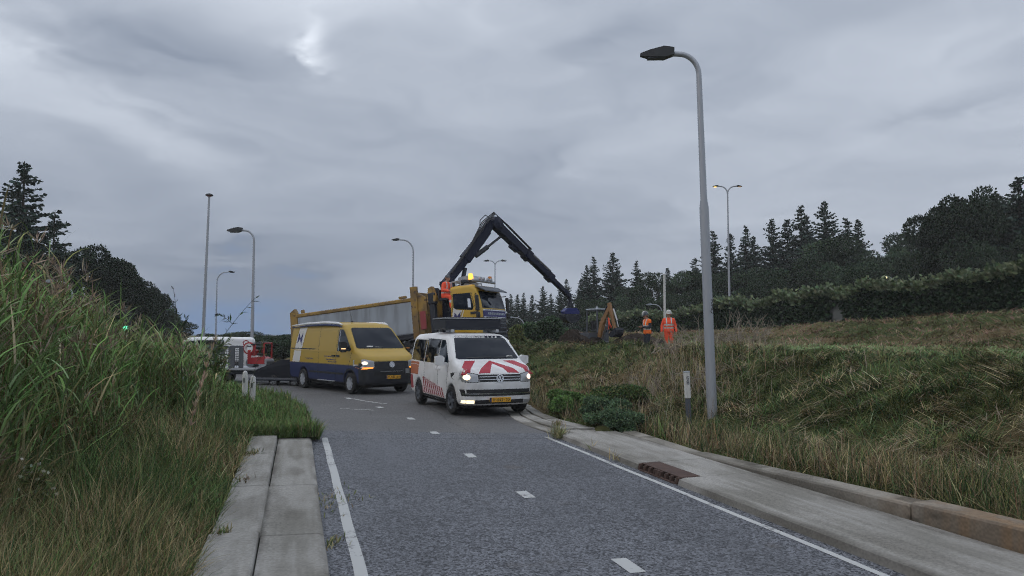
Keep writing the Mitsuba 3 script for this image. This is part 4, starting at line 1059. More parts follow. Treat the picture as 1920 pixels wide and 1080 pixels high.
class Shell:
    def __init__(self, side_p, front_p, top_p, arches=(), arch_r=0.37, h=0.035, r=0.05, k=0.16, cut=()):
        lo = np.array([min(p[0] for p in side_p), min(p[0] for p in front_p), min(p[1] for p in side_p)]) - 3.3 * h
        hi = np.array([max(p[0] for p in side_p), max(p[0] for p in front_p), max(p[1] for p in side_p)]) + 3.3 * h
        ax = [np.arange(a, b, h) for a, b in zip(lo, hi)]
        def soft(p, A, B):
            s = Polygon(p).buffer(-r, join_style=2)
            s = max(s.geoms, key=lambda q_: q_.area) if hasattr(s, 'geoms') else s
            return poly_sd(np.array(s.exterior.coords)[:-1], A, B) - r
        fs = soft(side_p, *np.meshgrid(ax[0], ax[2], indexing='ij'))[:, None, :]
        ff = soft(front_p, *np.meshgrid(ax[1], ax[2], indexing='ij'))[None]
        ft = soft(top_p, *np.meshgrid(ax[0], ax[1], indexing='ij'))[:, :, None]
        F = smax(smax(fs, ff, k), np.broadcast_to(ft, (len(ax[0]), len(ax[1]), len(ax[2]))), k)
        Xg, Yg, Zg = np.meshgrid(*ax, indexing='ij')
        for (wx, wz) in arches:
            c = np.maximum(np.hypot(Xg - wx, Zg - wz) - arch_r, 0.52 - np.abs(Yg))
            F = smax(F, -c, 0.03)
        for b in cut:                                            # boxes taken away: (x0, x1, y0, y1, z0, z1)
            c = np.maximum(np.maximum(np.maximum(b[0] - Xg, Xg - b[1]), np.maximum(b[2] - Yg, Yg - b[3])), np.maximum(b[4] - Zg, Zg - b[5]))
            F = np.maximum(F, -c)
        self.F, self.o, self.h = F, lo, h
    def mesh(self):
        return nets(self.F, self.o, self.h)
    def sd(self, p):
        return map_coordinates(self.F, ((np.asarray(p) - self.o) / self.h).T, order=1, mode='nearest')
    def patch(self, poly, axis, t=0.006, deep=0.02, fine=0.06):
        """A thin panel that lies on the shell: the polygon is laid on it along the axis ('y-' = seen from the -y side)."""
        ps = poly if hasattr(poly, 'geom_type') else Polygon(poly)
        ms = []
        for p in getattr(ps, 'geoms', [ps]):
            p = shapely.geometry.polygon.orient(p)
            rings = [np.array(p.exterior.coords)[:-1]] + [np.array(q_.coords)[:-1] for q_ in p.interiors]
            man = m3.CrossSection(rings, m3.FillRule.EvenOdd).extrude(0.01).refine_to_length(fine)
            mm = man.to_mesh()
            v, f = mm.vert_properties[:, :3].astype(float), mm.tri_verts.astype(int)
            a = 'xyz'.index(axis[0])
            sg = 1 if axis[1] == '+' else -1
            o1, o2 = [k for k in range(3) if k != a]
            ext = np.array(self.F.shape) * self.h
            s0 = self.o[a] + (ext[a] - self.h if sg > 0 else 0)
            steps = np.linspace(0, ext[a] * 0.55, 150)
            pts = np.zeros((len(v), len(steps), 3))
            pts[..., o1], pts[..., o2] = v[:, None, 0], v[:, None, 1]
            pts[..., a] = s0 - sg * steps
            d = self.sd(pts.reshape(-1, 3)).reshape(len(v), -1)
            inn = d < 0
            k = np.where(inn.any(1), inn.argmax(1), d.argmin(1))
            k0 = np.maximum(k - 1, 0)
            r_ = np.arange(len(v))
            da, db = d[r_, k0], d[r_, k]
            w = np.where(inn.any(1) & (k > 0), da / np.where(da == db, 1, da - db), 0)
            hit = s0 - sg * (steps[k0] + w * (steps[k] - steps[k0]))
            out = np.zeros((len(v), 3))
            out[:, o1], out[:, o2] = v[:, 0], v[:, 1]
            out[:, a] = hit + sg * np.where(v[:, 2] > 0.005, t, -deep)
            m = trimesh.Trimesh(out, f, process=False)
            if m.volume < 0:
                m.invert()
            ms.append(m)
        return cat(*ms)

def wheel(t, name, x, y, r, w, M, steer=0.0, rim='steel', spokes=5, label=None):
    """Tyre, rim and hub; the outer face towards the sign of y."""
    s = 1 if y > 0 else -1
    W = np.asarray(M) @ shift(x, y, r) @ shift(rot=steer)
    key = fresh(f'{t}__{name}')
    ty = lathe([(r * 0.62, -w / 2 + 0.015), (r * 0.66, -w / 2), (r * 0.92, -w / 2 + 0.005), (r, -w / 2 + 0.035), (r, w / 2 - 0.035), (r * 0.92, w / 2 - 0.005), (r * 0.66, w / 2), (r * 0.62, w / 2 - 0.015)], 32, 'y')
    put(key, ty, 'rubber', W, smooth=35)
    if label:
        say(key, label)
    f = s * w / 2
    rm = lathe([(0.0, f * 0.30), (r * 0.5, f * 0.30), (r * 0.60, f * 0.80), (r * 0.64, f * 0.92), (r * 0.64, f * 0.2), (0.0, f * 0.2)], 28, 'y')
    part(key, 'rim', rm, rim, W, smooth=35)
    sp = [beam((0, f * 0.62, 0), (r * 0.58 * math.cos(a), f * 0.78, r * 0.58 * math.sin(a)), r * 0.13, r * 0.20) for a in np.arange(spokes) * 2 * np.pi / spokes]
    part(key, 'hub', cat(*sp, lathe([(0, f * 0.3), (r * 0.18, f * 0.3), (r * 0.15, f * 0.85), (0, f * 0.9)], 16, 'y')), rim, W)
    return key

def ring2d(r0, r1, cx=0, cy=0, n=28):
    a = np.arange(n) * 2 * np.pi / n
    return Polygon(np.column_stack([cx + r1 * np.cos(a), cy + r1 * np.sin(a)]), [np.column_stack([cx + r0 * np.cos(a), cy + r0 * np.sin(a)])])

def stroke(pts, w):
    return shapely.LineString(pts).buffer(w / 2, cap_style=2, join_style=2)

def maker_badge(cy, cz, r):
    """A ring with a V above a W, in (y, z); y runs to the vehicle's left."""
    s = r * 0.80
    V = stroke([(-0.42 * s, 0.80 * s), (0, 0.10 * s), (0.42 * s, 0.80 * s)], 0.20 * r)
    Wl = stroke([(-0.88 * s, 0.30 * s), (-0.42 * s, -0.80 * s), (0, -0.02 * s), (0.42 * s, -0.80 * s), (0.88 * s, 0.30 * s)], 0.20 * r)
    g_ = shapely.union_all([ring2d(r * 0.84, r), V, Wl])
    return affinity.translate(g_, cy, cz)

def plate(t, M, x, y, z, text, w=0.52, h=0.11, lean=0.0):
    """A yellow number plate with its dark characters and blue band, facing +x."""
    N = np.asarray(M) @ shift(x, y, z)
    key = part(t, 'number_plate', box(0, 0, 0, 0.012, w, h, 0.004), 'plate_yellow', N)
    lift = meshkit.text_mesh(text, h * 0.62, 0.003, bold=True)
    b = lift.bounds
    v = lift.vertices - [(b[0, 0] + b[1, 0]) / 2, (b[0, 1] + b[1, 1]) / 2, 0]
    v[:, 0] *= (w * 0.80) / (b[1, 0] - b[0, 0])
    part(key, 'lettering', trimesh.Trimesh(np.column_stack([v[:, 2] + 0.0065, v[:, 0] + 0.02, v[:, 1]]), lift.faces, process=False), 'black_plastic', N)
    part(key, 'blue_band', box(0.005, -w / 2 + 0.022, 0, 0.006, 0.04, h - 0.008), 'blue_paint', N)

def mirror_head(t, M, x, y, z, w, h, mat_, arm=0.12):
    s = 1 if y > 0 else -1
    key = part(t, 'mirror', cat(hull([(x + a, y + s * b, z + c) for a in (-0.05, 0.06) for b, c in ((0.02, -h * 0.40), (0.0, h * 0.3), (w * 0.3, h * 0.5), (w, h * 0.42), (w, -h * 0.30), (w * 0.7, -h * 0.5), (0.1 * w, -h * 0.5))]),
                                 beam((x + 0.03, y - s * arm, z - h * 0.3), (x, y + s * 0.08, z - h * 0.3), 0.07, 0.06)), mat_, M, smooth=25)
    part(key, 'mirror_glass', box(x - 0.056, y + s * w * 0.52, z, 0.01, w * 0.78, h * 0.72, 0.003), 'chrome', M)
    return key

# ------------------------------------------------------------------ the white van with the red chevrons
WM = frame((-1.17, 20.15, 0.02), (0.372, -0.928))
t = thing('white_van', 'white van with red chevrons on its bonnet and a flat black roof box', 'van')
side_p = [(-2.40, 0.28), (-2.47, 0.60), (-2.45, 1.10), (-2.36, 1.80), (-2.22, 1.93), (-1.2, 1.975), (0.2, 1.965), (0.68, 1.91), (0.92, 1.82), (1.62, 1.27), (2.20, 1.10), (2.37, 0.98), (2.44, 0.72), (2.45, 0.40), (2.40, 0.24), (1.9, 0.22), (-1.9, 0.22)]
front_p = [(-0.86, 0.20), (-0.93, 0.36), (-0.952, 0.62), (-0.955, 0.95), (-0.93, 1.20), (-0.79, 1.80), (-0.70, 1.93), (-0.45, 1.985), (0.45, 1.985), (0.70, 1.93), (0.79, 1.80), (0.93, 1.20), (0.955, 0.95), (0.952, 0.62), (0.93, 0.36), (0.86, 0.20)]
top_p = [(-2.48, -0.80), (-2.40, -0.93), (1.55, -0.965), (2.05, -0.93), (2.28, -0.80), (2.41, -0.55), (2.46, -0.2), (2.46, 0.2), (2.41, 0.55), (2.28, 0.80), (2.05, 0.93), (1.55, 0.965), (-2.40, 0.93), (-2.48, 0.80)]
S = Shell(side_p, front_p, top_p, arches=((1.50, 0.33), (-1.50, 0.33)), arch_r=0.385, r=0.06, k=0.14)
part(t, 'body', S.mesh(), 'white_paint', WM, smooth=True)
part(t, 'windscreen', S.patch([(-0.80, 1.33), (-0.74, 1.30), (0.74, 1.30), (0.80, 1.33), (0.655, 1.83), (0.60, 1.86), (-0.60, 1.86), (-0.655, 1.83)], 'x+', 0.006), 'glass_dark', WM, smooth=30)
part(t, 'wiper', cat(S.patch(stroke([(-0.55, 1.335), (0.10, 1.345)], 0.018), 'x+', 0.022), S.patch(stroke([(0.15, 1.335), (0.66, 1.355)], 0.018), 'x+', 0.022)), 'black_plastic', WM, kind='stuff')
for s, ax in ((-1, 'y-'), (1, 'y+')):
    part(t, 'side_window', S.patch([(0.42, 1.17), (1.22, 1.20), (1.30, 1.235), (0.80, 1.70), (0.70, 1.75), (0.42, 1.76)], ax, 0.005), 'glass_dark', WM, smooth=30)
    part(t, 'side_window', S.patch([(-0.86, 1.17), (0.34, 1.17), (0.34, 1.77), (-0.80, 1.79), (-0.86, 1.74)], ax, 0.005), 'glass_privacy', WM, smooth=30)
    part(t, 'side_window', S.patch([(-2.22, 1.20), (-0.94, 1.17), (-0.94, 1.75), (-2.06, 1.76), (-2.17, 1.68)], ax, 0.005), 'glass_privacy', WM, smooth=30)
    part(t, 'sill_trim', S.patch([(-1.06, 0.24), (1.06, 0.24), (1.06, 0.33), (-1.06, 0.33)], ax, 0.010), 'black_plastic', WM, smooth=30)
    part(t, 'door_gap', S.patch(shapely.union_all([stroke([(0.38, 0.36), (0.38, 1.80)], 0.014), stroke([(-0.90, 0.36), (-0.90, 1.80)], 0.014), stroke([(1.18, 0.62), (1.26, 1.10), (1.34, 1.25)], 0.014)]), ax, 0.002), 'black_plastic', WM, kind='stuff')
    for hx in (0.52, 0.22):
        part(t, 'door_handle', S.patch([(hx - 0.1, 1.02), (hx + 0.1, 1.02), (hx + 0.1, 1.065), (hx - 0.1, 1.065)], ax, 0.03), 'white_paint', WM)
    part(t, 'swage_line', S.patch([(-2.3, 1.075), (1.75, 1.06), (1.75, 1.068), (-2.3, 1.085)], ax, 0.006), 'white_paint', WM)
    part(t, 'rear_panel_film', S.patch([(-2.36, 0.80), (-1.55, 0.80), (-1.42, 1.15), (-2.34, 1.15)], ax, 0.004), 'orange_film', WM, label='orange reflective film on the rear side')
    for k in range(11):
        x0 = -1.06 + 0.19 * k if k < 11 else 0
        z1 = 0.80 - 0.022 * k
        q_ = Polygon([(x0, 0.345), (x0 + 0.095, 0.345), (x0 + 0.095 - 0.17, z1), (x0 - 0.17, z1)]).intersection(shapely.box(-1.05, 0.3, 1.05, 1.0))
        if q_.area > 0.004:
            part(t, 'side_stripe', S.patch(q_, ax, 0.004), 'dull_red_film', WM)
    part(t, 'side_stripe', S.patch([(-2.40, 0.40), (-2.02, 0.40), (-2.12, 0.78), (-2.42, 0.78)], ax, 0.004), 'dull_red_film', WM)
part(t, 'dashboard_paper', S.patch(shapely.box(0.50, 1.335, 0.66, 1.375), 'x+', 0.009, deep=-0.005), 'white_matt', WM)
# bonnet film, seen from above
for q_ in ([(2.34, -0.50), (2.34, -0.22), (1.86, 0.0), (1.66, 0.0)], [(2.34, 0.50), (2.34, 0.22), (1.86, 0.0), (1.66, 0.0)]):
    part(t, 'chevron', S.patch(q_, 'z+', 0.006, fine=0.05), 'red_film', WM, smooth=30)
for s in (-1, 1):
    part(t, 'chevron', S.patch([(1.66, s * 0.36), (1.66, s * 0.62), (2.24, s * 0.90), (2.30, s * 0.70)], 'z+', 0.006, fine=0.05), 'red_film', WM, smooth=30)
# face
part(t, 'grille', S.patch([(-0.50, 0.80), (0.50, 0.80), (0.52, 0.965), (-0.52, 0.965)], 'x+', 0.006), 'black_plastic', WM, smooth=30)
for z_ in (0.850, 0.915):
    part(t, 'grille_bar', S.patch([(-0.50, z_ - 0.006), (0.50, z_ - 0.006), (0.50, z_ + 0.006), (-0.50, z_ + 0.006)], 'x+', 0.016), 'chrome', WM)
part(t, 'badge', S.patch(maker_badge(0, 0.875, 0.088), 'x+', 0.026, deep=0.0, fine=0.2), 'chrome', WM)
part(t, 'badge_disc', S.patch(Polygon(ring2d(0.01, 0.085, 0, 0.875).exterior), 'x+', 0.019, deep=0.0), 'black_plastic', WM)
for s in (-1, 1):
    lp = [(s * 0.53, 0.80), (s * 0.80, 0.79), (s * 0.905, 0.83), (s * 0.925, 0.97), (s * 0.86, 1.025), (s * 0.53, 0.965)]
    hk = part(t, 'headlight', S.patch(lp, 'x+', 0.008), 'lens_glass', WM, smooth=30)
    part(hk, 'bezel', S.patch(Polygon(lp).buffer(0.014), 'x+', 0.003), 'black_plastic', WM, smooth=30)
    a = np.arange(20) * 2 * np.pi / 20
    part(hk, 'lamp', S.patch(np.column_stack([s * 0.775 + 0.070 * np.cos(a), 0.905 + 0.062 * np.sin(a)]), 'x+', 0.014), 'lamp_lit', WM, emit=(0.55, 0.42, 0.25) if s < 0 else (0.30, 0.20, 0.17))
    fk = part(t, 'fog_light', S.patch([(s * 0.62, 0.30), (s * 0.86, 0.31), (s * 0.86, 0.38), (s * 0.62, 0.375)], 'x+', 0.010), 'lens_glass' if s > 0 else 'lamp_lit', WM, emit=(0.40, 0.31, 0.16) if s < 0 else None)
part(t, 'air_intake', S.patch([(-0.86, 0.475), (0.86, 0.475), (0.89, 0.625), (-0.89, 0.625)], 'x+', 0.007), 'black_plastic', WM, smooth=30)
part(t, 'intake_bar', S.patch([(-0.85, 0.52), (0.85, 0.52), (0.85, 0.536), (-0.85, 0.536)], 'x+', 0.014), 'chrome', WM)
part(t, 'lower_grille', S.patch([(-0.60, 0.295), (0.60, 0.295), (0.60, 0.385), (-0.60, 0.385)], 'x+', 0.007), 'black_plastic', WM, smooth=30)
part(t, 'lower_grille', S.patch([(-0.90, 0.29), (-0.885, 0.29), (-0.885, 0.40), (-0.90, 0.40)], 'x+', 0.005), 'black_plastic', WM)
part(t, 'chin', S.patch([(-0.80, 0.20), (0.80, 0.20), (0.84, 0.245), (-0.84, 0.245)], 'x+', 0.008), 'black_plastic', WM, smooth=30)
plate(t, WM, 2.475, -0.02, 0.39, 'V-641-TG')
for s in (-1, 1):
    mirror_head(t, WM, 1.16, s * 0.98, 1.26, 0.235, 0.245, 'white_paint')
for wx, st in ((1.50, 0.10), (-1.50, 0.0)):
    for s in (-1, 1):
        wheel(t, 'wheel', wx, s * 0.815, 0.335, 0.215, WM, steer=st, rim='trailer_grey')
        part(t, 'wheel_well', box(wx, s * 0.62, 0.45, 0.70, 0.22, 0.52), 'rubber', WM)
part(t, 'underbody', box(0, 0, 0.26, 4.2, 1.5, 0.16), 'rubber', WM)
sb = part(t, 'sign_box', box(-0.05, 0.0, 2.155, 1.10, 1.50, 0.27, 0.02), 'black_metal', WM, label='flat black folded sign box on the roof')
part(sb, 'lid_edge', cat(box(-0.05, 0.0, 2.302, 1.12, 1.54, 0.024, 0.008)), 'steel', WM)
part(sb, 'lid', box(-0.05, 0.0, 2.325, 1.02, 1.40, 0.022, 0.008), 'black_plastic', WM)
for s in (-1, 1):
    part(t, 'roof_bar', cat(beam((0.32 * s - 0.05, -0.66, 2.045), (0.32 * s - 0.05, 0.66, 2.045), 0.05, 0.07), box(0.32 * s - 0.05, -0.62, 2.00, 0.08, 0.08, 0.11), box(0.32 * s - 0.05, 0.62, 2.00, 0.08, 0.08, 0.11)), 'galvanised', WM)
    part(t, 'roof_lamp', lathe([(0, 0), (0.05, 0), (0.05, 0.05), (0.03, 0.075), (0, 0.08)], 14, 'z', (0.62, s * 0.60, 1.945)), 'galvanised', WM)

# ------------------------------------------------------------------ the yellow and blue panel van
def bird(cx, cz, s, flip=1):
    """The carrier's dark swallow-like mark: two wings that meet in a point."""
    return [affinity.translate(Polygon([(x * s * flip, z * s) for x, z in q]), cx, cz) for q in ([(-0.50, -0.42), (-0.28, 0.50), (0.02, 0.05)], [(0.50, 0.55), (0.34, -0.50), (-0.02, -0.02)])]

YM = frame((-5.70, 27.02, 0.0), (0.628, -0.778))
t = thing('yellow_van', 'yellow and dark blue panel van with a white slanted stripe on its side', 'van')
side_p = [(-2.93, 0.36), (-2.99, 0.80), (-2.97, 1.40), (-2.90, 2.20), (-2.80, 2.33), (-1.0, 2.37), (0.9, 2.35), (1.30, 2.27), (1.52, 2.13), (2.30, 1.42), (2.78, 1.23), (2.93, 1.10), (2.98, 0.80), (2.98, 0.40), (2.92, 0.28), (2.3, 0.26), (-2.4, 0.26)]
front_p = [(-0.93, 0.25), (-0.99, 0.40), (-1.02, 0.75), (-1.02, 1.10), (-1.0, 1.35), (-0.88, 2.10), (-0.80, 2.28), (-0.5, 2.38), (0.5, 2.38), (0.80, 2.28), (0.88, 2.10), (1.0, 1.35), (1.02, 1.10), (1.02, 0.75), (0.99, 0.40), (0.93, 0.25)]
top_p = [(-3.0, -0.90), (-2.93, -1.0), (2.2, -1.03), (2.65, -0.98), (2.85, -0.86), (2.96, -0.60), (3.0, -0.2), (3.0, 0.2), (2.96, 0.60), (2.85, 0.86), (2.65, 0.98), (2.2, 1.03), (-2.93, 1.0), (-3.0, 0.90)]
S = Shell(side_p, front_p, top_p, arches=((1.98, 0.35), (-1.66, 0.35)), arch_r=0.40, h=0.04, r=0.07, k=0.16)
bm = S.mesh()
x_, y_, z_ = bm.vertices.T
yl, bl, bk = np.array([0.42, 0.275, 0.03]), np.array([0.014, 0.022, 0.085]), np.array([0.016, 0.018, 0.024])
c = np.where((z_ > 0.92)[:, None], yl, bl)
c = np.where(((x_ > 2.50) & (z_ < 1.06 - 0.10 * (2.98 - x_)))[:, None], bk, c)
c = np.where((z_ < 0.36)[:, None], bk, c)
part(t, 'body', bm, 'paint_vc', YM, smooth=True, color=c)
part(t, 'windscreen', S.patch([(-0.88, 1.49), (-0.80, 1.46), (0.80, 1.46), (0.88, 1.49), (0.745, 2.10), (0.68, 2.14), (-0.68, 2.14), (-0.745, 2.10)], 'x+', 0.006), 'glass_dark', YM, smooth=30)
part(t, 'wiper', S.patch(stroke([(-0.62, 1.50), (0.08, 1.51)], 0.02), 'x+', 0.022), 'black_plastic', YM)
part(t, 'dashboard_papers', S.patch(shapely.union_all([shapely.box(-0.50, 1.49, -0.28, 1.545), shapely.box(-0.22, 1.49, 0.02, 1.52)]), 'x+', 0.009, deep=-0.005), 'white_matt', YM)
for s, ax in ((-1, 'y-'), (1, 'y+')):
    part(t, 'side_window', S.patch([(1.02, 1.36), (1.95, 1.38), (2.02, 1.42), (1.45, 1.98), (1.30, 2.08), (1.02, 2.09)], ax, 0.005), 'glass_dark', YM, smooth=30)
    part(t, 'window_divider', S.patch(stroke([(1.13, 1.38), (1.13, 2.06)], 0.022), ax, 0.012), 'chrome', YM)
    part(t, 'door_gap', S.patch(shapely.union_all([stroke([(0.95, 0.40), (0.95, 2.16)], 0.016), stroke([(-0.42, 0.40), (-0.42, 2.16)], 0.016), stroke([(1.86, 0.85), (2.02, 1.22), (2.10, 1.40)], 0.014)]), ax, 0.002), 'black_plastic', YM, kind='stuff')
    for hx in (1.10, 0.78):
        part(t, 'door_handle', S.patch(shapely.box(hx - 0.11, 1.18, hx + 0.11, 1.235), ax, 0.035), 'black_plastic', YM)
    part(t, 'slide_rail', S.patch(shapely.box(-2.80, 1.395, -0.70, 1.43), ax, 0.004), 'black_plastic', YM)
    part(t, 'swage_line', S.patch([(-2.85, 1.345), (0.9, 1.33), (1.9, 1.29), (1.9, 1.31), (0.9, 1.352), (-2.85, 1.375)], ax, 0.012), 'yellow_paint', YM)
    sk = part(t, 'side_stripe', S.patch([(-2.62, 0.93), (-2.00, 0.93), (-1.58, 2.16), (-2.18, 2.16)], ax, 0.004), 'white_matt', YM, label='white slanted stripe with the dark swallow mark')
    part(sk, 'border', S.patch(shapely.union_all([stroke([(-2.50, 1.46), (-2.26, 2.15)], 0.035), stroke([(-1.78, 1.46), (-1.54, 2.15)], 0.035)]), ax, 0.006), 'yellow_paint', YM, kind='stuff')
    for q_ in bird(-2.06, 1.76, 0.46):
        part(sk, 'mark', S.patch(q_, ax, 0.008, deep=0.0), 'logo_blue', YM)
    rows = [(-1.45, 1.065, 0.62), (0.05, 1.165, 0.55), (0.20, 1.06, 0.75), (0.35, 0.985, 0.62)]
    rg = np.random.default_rng(31)
    for (x0, z0, L_) in rows:                                             # the lettering is too blurred to read: rows of small dark characters
        q_, x1 = [], x0
        while x1 < x0 + L_:
            w_ = rg.uniform(0.03, 0.09)
            q_.append(shapely.box(x1, z0, x1 + w_, z0 + rg.uniform(0.024, 0.036)))
            x1 += w_ + 0.022
        part(t, 'lettering', S.patch(shapely.MultiPolygon(q_), ax, 0.003, deep=0.0, fine=0.2), 'logo_blue', YM, kind='stuff')
    part(t, 'rub_strip', S.patch(shapely.box(-1.15, 0.60, 1.50, 0.66), ax, 0.015), 'black_plastic', YM, smooth=30)
    part(t, 'arch_trim', S.patch(Polygon(ring2d(0.39, 0.46, 1.98, 0.36, 36)).intersection(shapely.box(0, 0.35, 4, 2)), ax, 0.02), 'black_plastic', YM, smooth=30)
    gut = [(-2.85, s * 0.905, 2.24), (-1.5, s * 0.90, 2.30), (0.0, s * 0.90, 2.32), (0.9, s * 0.885, 2.29), (1.15, s * 0.86, 2.24)]
    part(t, 'roof_rail', tube(gut, [0.02, 0.045, 0.05, 0.045, 0.02], 8), 'white_paint', YM, smooth=50)
    part(t, 'rail_underside', tube([(a, b * 1.005, z - 0.075) for a, b, z in gut], [0.015, 0.035, 0.04, 0.035, 0.015], 8), 'blue_paint', YM, smooth=50)
    mk = mirror_head(t, YM, 1.86, s * 1.06, 1.52, 0.24, 0.36, 'black_plastic')
    part(mk, 'indicator', box(1.93, s * 1.20, 1.46, 0.02, 0.16, 0.035, 0.008), 'amber', YM, emit=(0.30, 0.18, 0.10) if s < 0 else None)
part(t, 'roof_panel', S.patch([(-2.4, -0.55), (0.4, -0.55), (0.4, 0.55), (-2.4, 0.55)], 'z+', 0.012), 'yellow_paint', YM, smooth=30)
part(t, 'antenna', cat(tube([(1.05, -0.45, 2.33), (0.86, -0.47, 2.86)], [0.010, 0.004], 5), box(1.05, -0.45, 2.345, 0.10, 0.05, 0.04, 0.01)), 'black_plastic', YM)
part(t, 'grille', S.patch([(-0.56, 0.80), (0.56, 0.80), (0.60, 1.06), (-0.60, 1.06)], 'x+', 0.006), 'black_plastic', YM, smooth=30)
for z_ in (0.86, 0.94, 1.02):
    part(t, 'grille_bar', S.patch(shapely.box(-0.55, z_ - 0.010, 0.55, z_ + 0.010), 'x+', 0.016), 'black_metal', YM)
part(t, 'badge', S.patch(maker_badge(0, 0.955, 0.092), 'x+', 0.028, deep=0.0, fine=0.2), 'chrome', YM)
part(t, 'badge_disc', S.patch(Polygon(ring2d(0.01, 0.09, 0, 0.955).exterior), 'x+', 0.019, deep=0.0), 'steel', YM)
for s in (-1, 1):
    lp = [(s * 0.62, 0.88), (s * 0.93, 0.83), (s * 0.985, 0.90), (s * 0.985, 1.10), (s * 0.90, 1.13), (s * 0.62, 1.07)]
    hk = part(t, 'headlight', S.patch(lp, 'x+', 0.010), 'lens_glass', YM, smooth=30)
    a = np.arange(18) * 2 * np.pi / 18
    part(hk, 'lamp', S.patch(np.column_stack([s * 0.885 + 0.060 * np.cos(a), 1.01 + 0.055 * np.sin(a)]), 'x+', 0.016), 'lamp_lit', YM, emit=(0.26, 0.22, 0.19))
    part(hk, 'indicator', S.patch([(s * 0.66, 0.845), (s * 0.95, 0.815), (s * 0.98, 0.868), (s * 0.66, 0.885)], 'x+', 0.016), 'amber', YM, emit=(0.42, 0.12, 0.02))
part(t, 'bumper_slot', S.patch(shapely.box(-0.62, 0.60, 0.62, 0.72), 'x+', 0.006), 'rubber', YM)
part(t, 'bumper_trim', S.patch(shapely.box(-0.42, 0.735, 0.40, 0.75), 'x+', 0.012), 'steel', YM)
part(t, 'front_sensor', S.patch(shapely.box(0.50, 0.66, 0.66, 0.82), 'x+', 0.03), 'steel', YM, label='pale square plate on the bumper')
plate(t, YM, 3.015, 0.02, 0.56, 'V-853-KG')
for wx, st in ((1.98, 0.0), (-1.66, 0.0)):
    for s in (-1, 1):
        wheel(t, 'wheel', wx, s * 0.885, 0.345, 0.23, YM, steer=st, rim='galvanised', spokes=8)
        part(t, 'wheel_well', box(wx, s * 0.66, 0.46, 0.74, 0.24, 0.54), 'rubber', YM)
part(t, 'underbody', box(0, 0, 0.30, 5.2, 1.6, 0.16), 'rubber', YM)
part(t, 'step', box(0.2, -0.93, 0.36, 1.3, 0.12, 0.035, 0.01), 'steel', YM)

# ------------------------------------------------------------------ the far white van behind the trailer
FM = frame((-15.35, 38.5, -0.12), (-0.93, -0.30))
t = thing('far_van', 'white van far back on the left, half hidden by weeds and the trailer', 'van')
S = Shell([(-2.42, 0.3), (-2.46, 1.1), (-2.36, 1.80), (-2.2, 1.93), (0.2, 1.96), (0.7, 1.90), (1.6, 1.28), (2.2, 1.10), (2.40, 0.9), (2.42, 0.4), (2.3, 0.24), (-2.2, 0.24)], [(-0.9, 0.2), (-0.95, 0.6), (-0.93, 1.2), (-0.78, 1.82), (-0.5, 1.97), (0.5, 1.97), (0.78, 1.82), (0.93, 1.2), (0.95, 0.6), (0.9, 0.2)],
          [(-2.46, -0.85), (-2.38, -0.94), (1.6, -0.95), (2.25, -0.8), (2.44, -0.3), (2.44, 0.3), (2.25, 0.8), (1.6, 0.95), (-2.38, 0.94), (-2.46, 0.85)], arches=((1.5, 0.33), (-1.5, 0.33)), h=0.06, r=0.06, k=0.15)
part(t, 'body', S.mesh(), 'white_paint', FM, smooth=True)
for s, ax in ((-1, 'y-'), (1, 'y+')):
    part(t, 'side_window', S.patch([(0.40, 1.18), (1.28, 1.22), (0.78, 1.70), (0.40, 1.75)], ax, 0.006), 'glass_dark', FM)
    part(t, 'side_window', S.patch([(-0.90, 1.18), (0.32, 1.18), (0.32, 1.76), (-0.90, 1.77)], ax, 0.006), 'glass_privacy', FM)
    mk = part(t, 'round_mark', S.patch(ring2d(0.10, 0.15, -1.95, 1.62), ax, 0.006, deep=0.0, fine=0.2), 'dull_red_film', FM)
    for wx in (1.5, -1.5):
        wheel(t, 'wheel', wx, s * 0.82, 0.33, 0.21, FM)
part(t, 'windscreen', S.patch([(-0.78, 1.33), (0.78, 1.33), (0.64, 1.83), (-0.64, 1.83)], 'x+', 0.006), 'glass_dark', FM)
# ------------------------------------------------------------------ the tipper lorry with the loading crane, climbing the bank nose up
PITCH = math.atan(0.105)
TM = frame((-8.85, 34.15, -0.06), (0.915, -0.402), PITCH)          # x from the tail, y to its left, z up from its wheels' feet
t = thing('tipper_lorry', 'yellow tipper lorry with grey side boards and a dark folding loading crane behind its cab', 'lorry')
part(t, 'chassis', cat(box(4.5, 0.42, 0.86, 8.4, 0.16, 0.28), box(4.5, -0.42, 0.86, 8.4, 0.16, 0.28), box(1.0, 0, 0.86, 0.2, 1.0, 0.2), box(5.0, 0, 0.86, 0.2, 1.0, 0.2), box(7.2, 0, 0.95, 1.3, 2.2, 0.32, 0.03)), 'black_metal', TM)
